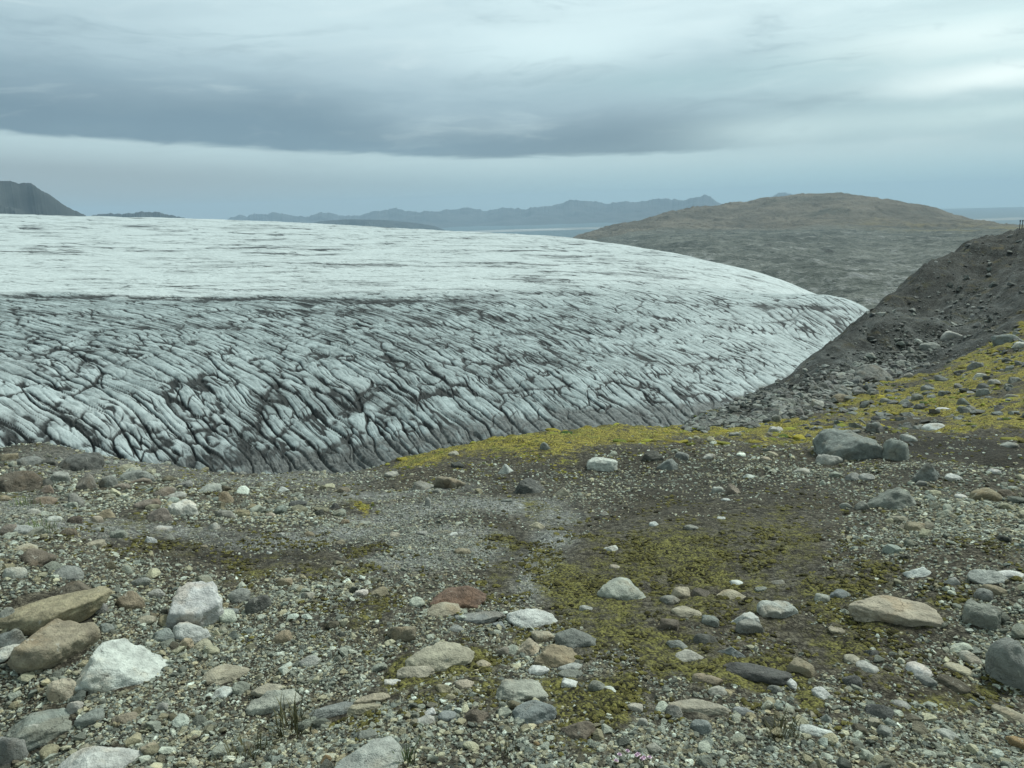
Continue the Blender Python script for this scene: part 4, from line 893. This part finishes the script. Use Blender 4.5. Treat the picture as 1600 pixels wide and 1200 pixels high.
# rubble on the slope and along the foot of the ridge
def rubble(n, pts, seed, smin, smax, dens_ridge):
    r_ = np.random.default_rng(seed); px = []; py = []
    for (x0, y0, x1, y1, wd) in pts:
        m_ = int(n * math.hypot(x1 - x0, y1 - y0) / sum(math.hypot(c - a, d - b) for a, b, c, d, _ in pts)); t = r_.uniform(size=m_)
        px.append(x0 + (x1 - x0) * t + r_.normal(size=m_) * wd * .4); py.append(y0 + (y1 - y0) * t + r_.normal(size=m_) * wd)
    px = np.concatenate(px); py = np.concatenate(py); ok = (py > 352) & (px > 1035) & (px < 1680); px, py = px[ok], py[ok]
    x, y, r = P_ground(px, py, gz_nofine); ok = r < 140; x, y, r = x[ok], y[ok], r[ok]
    s = smin * (r_.pareto(1.7, len(x)) + 1); s = np.minimum(np.minimum(s, smax), .0085 * r)
    ok = clear(x, y, s); x, y, s = x[ok], y[ok], s[ok]
    cols = np.array([.19, .205, .195]) * r_.uniform(.45, 1.5, (len(x), 1)) * (1 + .018 * r_.normal(size=(len(x), 3)))
    return scatter(x, y, ground_z(x, y), s, P_MID, cols, .25, .3, seed)
parts.append(rubble(2300, [(1070, 667, 1180, 659, 4), (1180, 654, 1300, 620, 8), (1290, 618, 1420, 560, 12), (1400, 570, 1470, 535, 10)], 901, .055, .36, 1))
parts.append(rubble(3000, [(1060, 655, 1230, 612, 8), (1230, 620, 1380, 560, 14), (1380, 560, 1560, 490, 20)], 902, .03, .15, 1))
parts.append(rubble(1000, [(1250, 665, 1600, 640, 14), (1350, 640, 1620, 560, 22), (1480, 600, 1640, 510, 24)], 903, .028, .17, 0))
parts.append(rubble(1300, [(1350, 510, 1640, 390, 45)], 904, .035, .4, 0))
V = []; Fc = []; Cc = []; o = 0
for v, f, c in parts: V.append(v); Fc.append(f + o); Cc.append(c); o += len(v)
me = mesh_np('gravel', np.concatenate(V), np.concatenate(Fc), smooth=False, colors=np.concatenate(Cc))
print('gravel verts', o)
link('gravel', me, GRIT, kind='stuff', label='loose gravel and small broken stones covering the moraine', category='gravel')

# ================================================================== MOSS CUSHIONS
print('moss...')
MOSS, n, b = material('moss', .95)
co = n.n('ShaderNodeTexCoord').outputs['Object']; base = n.attr('tint', 0)
g = n.noise(co, 160, 4, .75)
n.put(b.inputs['Base Color'], n.mix(n.step(.35, .68, g), n.vm('MULTIPLY', base, (.30, .28, .30)), n.vm('MULTIPLY', base, (1.35, 1.35, 1.1))))
n.put(b.inputs['Normal'], n.bump(g, .9, .01))
def moss_proto(i):
    n_, f = icosphere(2); n_ = n_[:]; g = 1 + .38 * perlin3(n_ * 2.1 + i * 7.7, 60 + i) + .40 * perlin3(n_ * 5.2 + i * 3.1, 90 + i)
    v = n_ * g[:, None] * np.array([1, .8, .25]); return v, f
MP = [moss_proto(i) for i in range(10)]
mparts = []
for k, (cnt, r0, r1, s0, s1) in enumerate([(14000, 2.4, 6.0, .005, .016), (19000, 4.5, 14.5, .008, .024), (9000, 11, 42, .03, .11)]):
    x, y = fov_points(cnt * 12, r0, r1, 950 + k)
    mb_, mo_, _, _, rg_ = masks(x, y); r_ = np.random.default_rng(960 + k)
    cl = sstep(.0, .5, fbm(x / (.35 if k < 2 else 1.6), y / (.35 if k < 2 else 1.6), 4, 971) + .12)
    keep = r_.uniform(size=len(x)) < (mb_ * .5 + mo_ * (.50 if k == 0 else .26)) * cl * 1.2 * (rg_ < .3)
    keep &= clear(x, y, 0) ; idx = np.where(keep)[0][:cnt]; x, y, mb_ = x[idx], y[idx], mb_[idx]
    s = s0 + (s1 * 1.25 - s0) * r_.uniform(size=len(x)) ** 2; t = np.clip(mb_ * 1.2, 0, 1)[:, None]; q = r_.uniform(size=(len(x), 1))
    olive = np.array([.115, .108, .036]) * (.12 + 1.5 * q); gold = np.array([.30, .265, .042]) * (.3 + 1.0 * q) + np.array([-.06, 0, 0]) * (r_.uniform(size=(len(x), 1)) < .35)
    mparts.append(scatter(x, y, ground_z(x, y) + .005, s, MP, olive * (1 - t) + gold * t, .05, .12, 980 + k))
V = []; Fc = []; Cc = []; o = 0
for v, f, c in mparts: V.append(v); Fc.append(f + o); Cc.append(c); o += len(v)
print('moss verts', o)
link('moss', mesh_np('moss', np.concatenate(V), np.concatenate(Fc), smooth=True, colors=np.concatenate(Cc)), MOSS, kind='stuff', label='yellow-green and olive moss cushions growing between the stones', category='moss')

# ================================================================== GRASS TUFTS, FLOWERS, MARKER
def flat_mat(name, c, c2, scale, rough=.8):
    m, n, b = material(name, rough); co = n.n('ShaderNodeTexCoord').outputs['Object']
    n.put(b.inputs['Base Color'], n.mix(n.noise(co, scale, 3, .6), c, c2)); return m
GRASS = flat_mat('dry_grass', (.05, .055, .022), (.16, .15, .08), 30)
LEAF = flat_mat('green_leaf', (.035, .06, .018), (.10, .14, .05), 40)
GREEN = flat_mat('fresh_grass', (.07, .12, .025), (.14, .20, .05), 25)
def blades(n, rad, h, lean, seed):
    r_ = np.random.default_rng(seed); V = []; Fs = []
    for i in range(n):
        a = r_.uniform(0, 6.28); r = rad * math.sqrt(r_.uniform()); p = np.array([math.cos(a) * r, math.sin(a) * r, -.01])
        dr = np.array([math.cos(a + r_.normal() * .6), math.sin(a + r_.normal() * .6), 0]); hh = h * r_.uniform(.5, 1.1); le = lean * r_.uniform(.2, 1.2)
        sd = np.array([-dr[1], dr[0], 0]) * h * .022
        o = len(V)
        for k, t in enumerate((0, .45, .8, 1)):
            c = p + dr * le * hh * t * t + np.array([0, 0, hh * t * (1 - .25 * le * t)]); w = (1, .9, .55, .06)[k]
            V += [c - sd * w, c + sd * w]
        for k in range(3): Fs.append([o + 2 * k, o + 2 * k + 1, o + 2 * k + 3, o + 2 * k + 2])
    return np.array(V), np.array(Fs)
for (px, py, wpx, hpx, nb, mt, lab) in [(455, 1140, 60, 46, 60, GRASS, 'sparse dry grass tuft beside a flat pale stone at the bottom'), (385, 1192, 80, 34, 70, GRASS, 'wide brownish grass tuft at the bottom edge near the speckled boulder'),
                                    (1222, 1152, 44, 34, 60, GRASS, 'green-grey grass tuft next to a whitish rounded stone'), (62, 830, 40, 14, 90, GREEN, 'bright green grass patch among the stones of the bank'),
                                    (635, 1192, 26, 36, 26, LEAF, 'thin upright green sprig beside the speckled boulder at the bottom'), (38, 790, 34, 12, 70, GREEN, 'small green grass patch near the dark brown boulder'), (795, 1178, 26, 34, 22, GRASS, 'few brown stalks standing in bare gravel at the bottom')]:
    x, y, r = P_ground(px, py, gz_nofine); r = float(r[0]) * 1.2; sc = r / F
    v, f = blades(nb, wpx * sc / 2, hpx * sc, .55, int(px))
    o = link('grass_tuft', mesh_np('grass_tuft', v, f), mt, label=lab, category='grass'); o.location = (x[0], y[0], float(gz_nofine(x, y)[0]))
PINK = flat_mat('pink_petal', (.62, .44, .58), (.80, .66, .76), 60, .6)
x, y, r = P_ground(988, 1196, gz_nofine); z = float(gz_nofine(x, y)[0])
fl = bpy.data.objects.new('flowering_plant', None); COL.objects.link(fl); fl.location = (x[0], y[0], z)
fl['label'] = 'low cushion plant with pale pink flower heads in the gravel'; fl['category'] = 'flower'
v, f = blades(120, .045, .035, .7, 5); link('foliage', mesh_np('foliage', v, f), LEAF, fl)
sc = float(r[0]) * 1.2 / F
def flower_mesh(seed):
    r_ = np.random.default_rng(seed); V = []; Fs = []
    for i in range(14):                                   # a round head of small petals
        a = i * 2.4; el = .15 + 1.35 * i / 14; o = len(V); d = np.array([math.cos(a) * math.cos(el), math.sin(a) * math.cos(el), math.sin(el)]); s1 = np.array([-math.sin(a), math.cos(a), 0]); 
        R = .009 * r_.uniform(.85, 1.15); w = .0045
        V += [d * R * .2, d * R * .75 + s1 * w, d * R * 1.1, d * R * .75 - s1 * w]; Fs.append([o, o + 1, o + 2, o + 3])
    return np.array(V), np.array(Fs)
for i, (fx, fy) in enumerate([(963, 1182), (969, 1178), (982, 1178), (993, 1177), (997, 1181), (1001, 1180), (1005, 1184), (1015, 1190)]):
    v, f = flower_mesh(i); st = np.array([[-.0008, 0, -.05], [.0008, 0, -.05], [.0008, 0, .002], [-.0008, 0, .002]])
    o = link('flower', mesh_np('flower', v, f), PINK, fl); o.location = ((fx - 988) * sc, .01 * ((i * 7) % 5 - 2), (1196 - fy) * sc * 1.0)
    link('stalk', mesh_np('stalk', st, np.array([[0, 1, 2, 3]])), LEAF, o)

# twin posts on the top of the ridge
a_ = float(azt(1590.0, 400.0)[0]); r = np.array([118.0]); x = np.array([math.sin(a_)]) * r; y = np.array([math.cos(a_)]) * r; zt = float(gz_nofine(x, y)[0]) - .35; k = float(r[0]) / F
METAL = flat_mat('dark_metal', (.02, .022, .025), (.05, .05, .055), 3, .5)
mk = bpy.data.objects.new('marker_post', None); COL.objects.link(mk); mk.location = (x[0], y[0], zt + .3)
mk['label'] = 'twin thin dark posts on a low dark mound at the top of the ridge'; mk['category'] = 'marker'
def post(px):
    bm = bmesh.new()
    bmesh.ops.create_cone(bm, cap_ends=True, segments=10, radius1=.45 * k, radius2=.40 * k, depth=13 * k, matrix=Matrix.Translation((px, 0, 6.5 * k)))
    bmesh.ops.create_cone(bm, cap_ends=True, segments=10, radius1=.9 * k, radius2=.9 * k, depth=1.6 * k, matrix=Matrix.Translation((px, 0, 12.6 * k)))
    me = bpy.data.meshes.new('post'); bm.to_mesh(me); bm.free(); link('post', me, METAL, mk)
post(-1.6 * k); post(1.6 * k)
v, f = rock_verts('r', 3, 88); link('base', mesh_np('base', v * np.array([4.2, 3, 1.5]) * k + np.array([0, 0, .5 * k]), f), METAL, mk)

# ================================================================== AIR
HB = 24000.0
bm = bmesh.new(); bmesh.ops.create_cube(bm, size=1.0)
me = bpy.data.meshes.new('haze'); bm.to_mesh(me); bm.free()
hz = link('haze', me, kind='stuff', label='thin blue-grey haze between the moraine and the far mountains', category='haze')
ztop = 410.0; zbot = SEA - 1.6
hz.scale = (2 * HB, 2 * HB, ztop - zbot); hz.location = (0, 0, (ztop + zbot) / 2)
m = bpy.data.materials.new('haze_air'); m.use_nodes = True; n = NT(m.node_tree)
out = n.n('ShaderNodeOutputMaterial'); pv = n.n('ShaderNodeVolumePrincipled'); n.t.links.new(pv.outputs[0], out.inputs['Volume'])
pv.inputs['Color'].default_value = (.50, .68, .84, 1); pv.inputs['Density'].default_value = 5.4e-5; pv.inputs['Anisotropy'].default_value = 0
me.materials.append(m)

# ================================================================== SKY
w = bpy.data.worlds.new('World'); S.world = w; w.use_nodes = True
n = NT(w.node_tree); out = n.n('ShaderNodeOutputWorld')
SUN_EL, SUN_AZ = math.radians(50), math.radians(52)          # azimuth to the right of the view
sky = n.n('ShaderNodeTexSky', sky_type='NISHITA'); sky.sun_disc = False; sky.sun_elevation = SUN_EL; sky.sun_rotation = SUN_AZ
bgs = n.n('ShaderNodeBackground'); n.put(bgs.inputs[0], sky.outputs[0]); bgs.inputs[1].default_value = .1
dv = n.n('ShaderNodeTexCoord').outputs['Generated']
sx, sy, sz = n.sep(dv)
AZ = n.m('ARCTAN2', sx, sy); EL = n.m('ARCSINE', sz)
deg = math.pi / 180
wp = n.noise(n.xyz(n.m('MULTIPLY', AZ, 3.0), n.m('MULTIPLY', EL, 12.0)), 1.0, 4, .55)
wps = n.m('SUBTRACT', wp, .5)
streak = n.noise(n.xyz(n.m('ADD', n.m('MULTIPLY', AZ, 2.2), n.m('MULTIPLY', wps, .8)), n.m('ADD', n.m('MULTIPLY', EL, 17.0), n.m('MULTIPLY', wps, 1.3)), 3.1), 1.0, 6, .55)
soft = n.noise(n.xyz(n.m('MULTIPLY', AZ, 2.6), n.m('MULTIPLY', EL, 7.0), 7.7), 1.0, 4, .5, .4)
fine = n.noise(n.xyz(n.m('MULTIPLY', AZ, 9.0), n.m('MULTIPLY', EL, 60.0), 1.7), 1.0, 5, .6, .5)
# cloud-deck edge: higher on the left
edge = n.m('ADD', 3.45 * deg, n.m('MULTIPLY', n.m('MAXIMUM', n.m('MULTIPLY', AZ, -1.0), 0.0), 1.9 / 33.5))
edge = n.m('ADD', edge, n.m('MULTIPLY', n.m('SUBTRACT', fine, .5), 1.0 * deg))
dE = n.m('SUBTRACT', EL, edge)
right = n.step(.10, .56, AZ)
low = n.mix(n.step(-.5, .45, AZ), srgb(140, 156, 162), srgb(156, 192, 201))
low = n.mix(n.m('MULTIPLY', n.step(-2.2 * deg, -.15 * deg, dE), n.m('ADD', .30, n.m('MULTIPLY', fine, .85))), low, srgb(178, 202, 206))
dark = n.mix(right, srgb(100, 124, 138), srgb(140, 170, 178))
mid = n.mix(right, srgb(152, 176, 186), srgb(188, 216, 218))
hi = n.mix(right, srgb(198, 222, 226), srgb(218, 240, 240))
q = n.m('ADD', dE, n.m('MULTIPLY', n.m('SUBTRACT', soft, .5), 6.5 * deg))
deck = n.mix(n.step(.8 * deg, 5.2 * deg, q), dark, mid); deck = n.mix(n.step(5.4 * deg, 11.0 * deg, q), deck, hi)
deck = n.mix(n.m('MULTIPLY', n.step(.50, .76, streak), n.m('ADD', .22, n.m('MULTIPLY', right, .55))), deck, srgb(222, 240, 238))
deck = n.mix(n.m('MULTIPLY', n.step(.52, .30, streak), .40), deck, n.mix(right, srgb(112, 140, 154), srgb(150, 180, 186)))
tex = n.noise(n.xyz(n.m('ADD', n.m('MULTIPLY', AZ, 6.0), n.m('MULTIPLY', wps, 1.5)), n.m('ADD', n.m('MULTIPLY', EL, 34.0), n.m('MULTIPLY', wps, 3.0)), 5.5), 1.0, 8, .62, .35)
def glow(col, a0, e0, wa_, we_, amt, c):
    u = n.m('DIVIDE', n.m('SUBTRACT', n.m('ADD', AZ, n.m('MULTIPLY', wps, .12)), a0), wa_); v = n.m('DIVIDE', n.m('SUBTRACT', n.m('ADD', EL, n.m('MULTIPLY', n.m('SUBTRACT', soft, .5), .05)), e0), we_)
    g = n.m('MULTIPLY', n.m('EXPONENT', n.m('MULTIPLY', n.m('ADD', n.m('MULTIPLY', u, u), n.m('MULTIPLY', v, v)), -1.0)), amt)
    return n.mix(g, col, c)
for px, py, wa_, we_, am, c in [(1470, 60, .12, .020, .9, srgb(228, 246, 244)), (1560, 118, .12, .012, .95, srgb(232, 248, 246)), (1230, 205, .10, .022, .6, srgb(206, 230, 230)), (880, 75, .16, .035, .8, srgb(212, 236, 238)), (1000, 20, .25, .03, .5, srgb(214, 236, 238)),
                              (420, 40, .25, .05, .5, srgb(200, 224, 228)), (330, 205, .22, .022, .6, srgb(104, 131, 147)), (600, 232, .20, .014, .5, srgb(104, 133, 150)), (1050, 120, .12, .018, .5, srgb(150, 184, 188)), (1560, 175, .14, .014, .6, srgb(212, 236, 234)), (1330, 95, .10, .02, .5, srgb(158, 188, 192))]:
    a_, t_ = azt(px, py); deck = glow(deck, float(a_), math.atan(float(t_)), wa_, we_, am, c)
deck = n.mix(n.m('MULTIPLY', n.step(.48, .28, tex), .32), deck, srgb(120, 144, 154)); deck = n.mix(n.m('MULTIPLY', n.step(.52, .74, tex), .20), deck, srgb(222, 238, 238))
sharp = n.m('MULTIPLY', n.step(-.10 * deg, .35 * deg, dE), n.m('SUBTRACT', 1.0, n.m('MULTIPLY', right, .0)))
softe = n.step(-1.0 * deg, 2.2 * deg, dE)
cov = n.mix(right, n.xyz(sharp, sharp, sharp), n.xyz(softe, softe, softe))
col = n.mix(cov, low, deck)
# overhead: brighter broken overcast
zen = n.mix(n.noise(dv, 2.2, 4, .55), (.27, .345, .33), (.47, .56, .535))
zen = n.vm('MULTIPLY', zen, n.xyz(*[n.m('ADD', .78, n.m('MULTIPLY', sy, .45))] * 3))
col = n.vm('MULTIPLY', col, (.71, .695, .685))
col = n.mix(n.step(.25, .55, EL), col, zen)
col = n.mix(n.step(0.0, -.12, EL), col, (.22, .25, .26))
bgc = n.n('ShaderNodeBackground'); n.put(bgc.inputs[0], col); bgc.inputs[1].default_value = 1.0
ms = n.n('ShaderNodeMixShader'); ms.inputs[0].default_value = .94
n.t.links.new(bgs.outputs[0], ms.inputs[1]); n.t.links.new(bgc.outputs[0], ms.inputs[2]); n.t.links.new(ms.outputs[0], out.inputs[0])

sl = bpy.data.lights.new('sun', 'SUN'); sl.energy = 2.2; sl.angle = math.radians(11); sl.color = (.965, 1, .93)
so = bpy.data.objects.new('sun', sl); COL.objects.link(so)
sd = Vector((math.sin(SUN_AZ) * math.cos(SUN_EL), math.cos(SUN_AZ) * math.cos(SUN_EL), math.sin(SUN_EL)))
so.rotation_euler = sd.to_track_quat('Z', 'Y').to_euler(); so.location = (0, 0, 50)

# ================================================================== CAMERA AND RENDER
cam = bpy.data.cameras.new('camera'); co_ = bpy.data.objects.new('camera', cam); COL.objects.link(co_)
M = Matrix(((RT[0], UP[0], -fw[0], 0), (RT[1], UP[1], -fw[1], 0), (RT[2], UP[2], -fw[2], 0), (0, 0, 0, 1)))
co_.matrix_world = M
cam.sensor_fit = 'HORIZONTAL'; cam.sensor_width = 36; cam.lens = 36 * F / 1600
cam.clip_start = .1; cam.clip_end = 120000
S.camera = co_
S.render.engine = 'CYCLES'
S.view_settings.view_transform = 'Standard'; S.view_settings.look = 'None'; S.view_settings.exposure = .78; S.view_settings.gamma = 1; S.view_settings.use_curve_mapping = False
cy = S.cycles
cy.use_denoising = True; cy.denoiser = 'OPENIMAGEDENOISE'; cy.max_bounces = 5; cy.diffuse_bounces = 3; cy.glossy_bounces = 2; cy.volume_bounces = 1; cy.transparent_max_bounces = 4
cy.use_adaptive_sampling = True; cy.adaptive_threshold = .012
print('done')
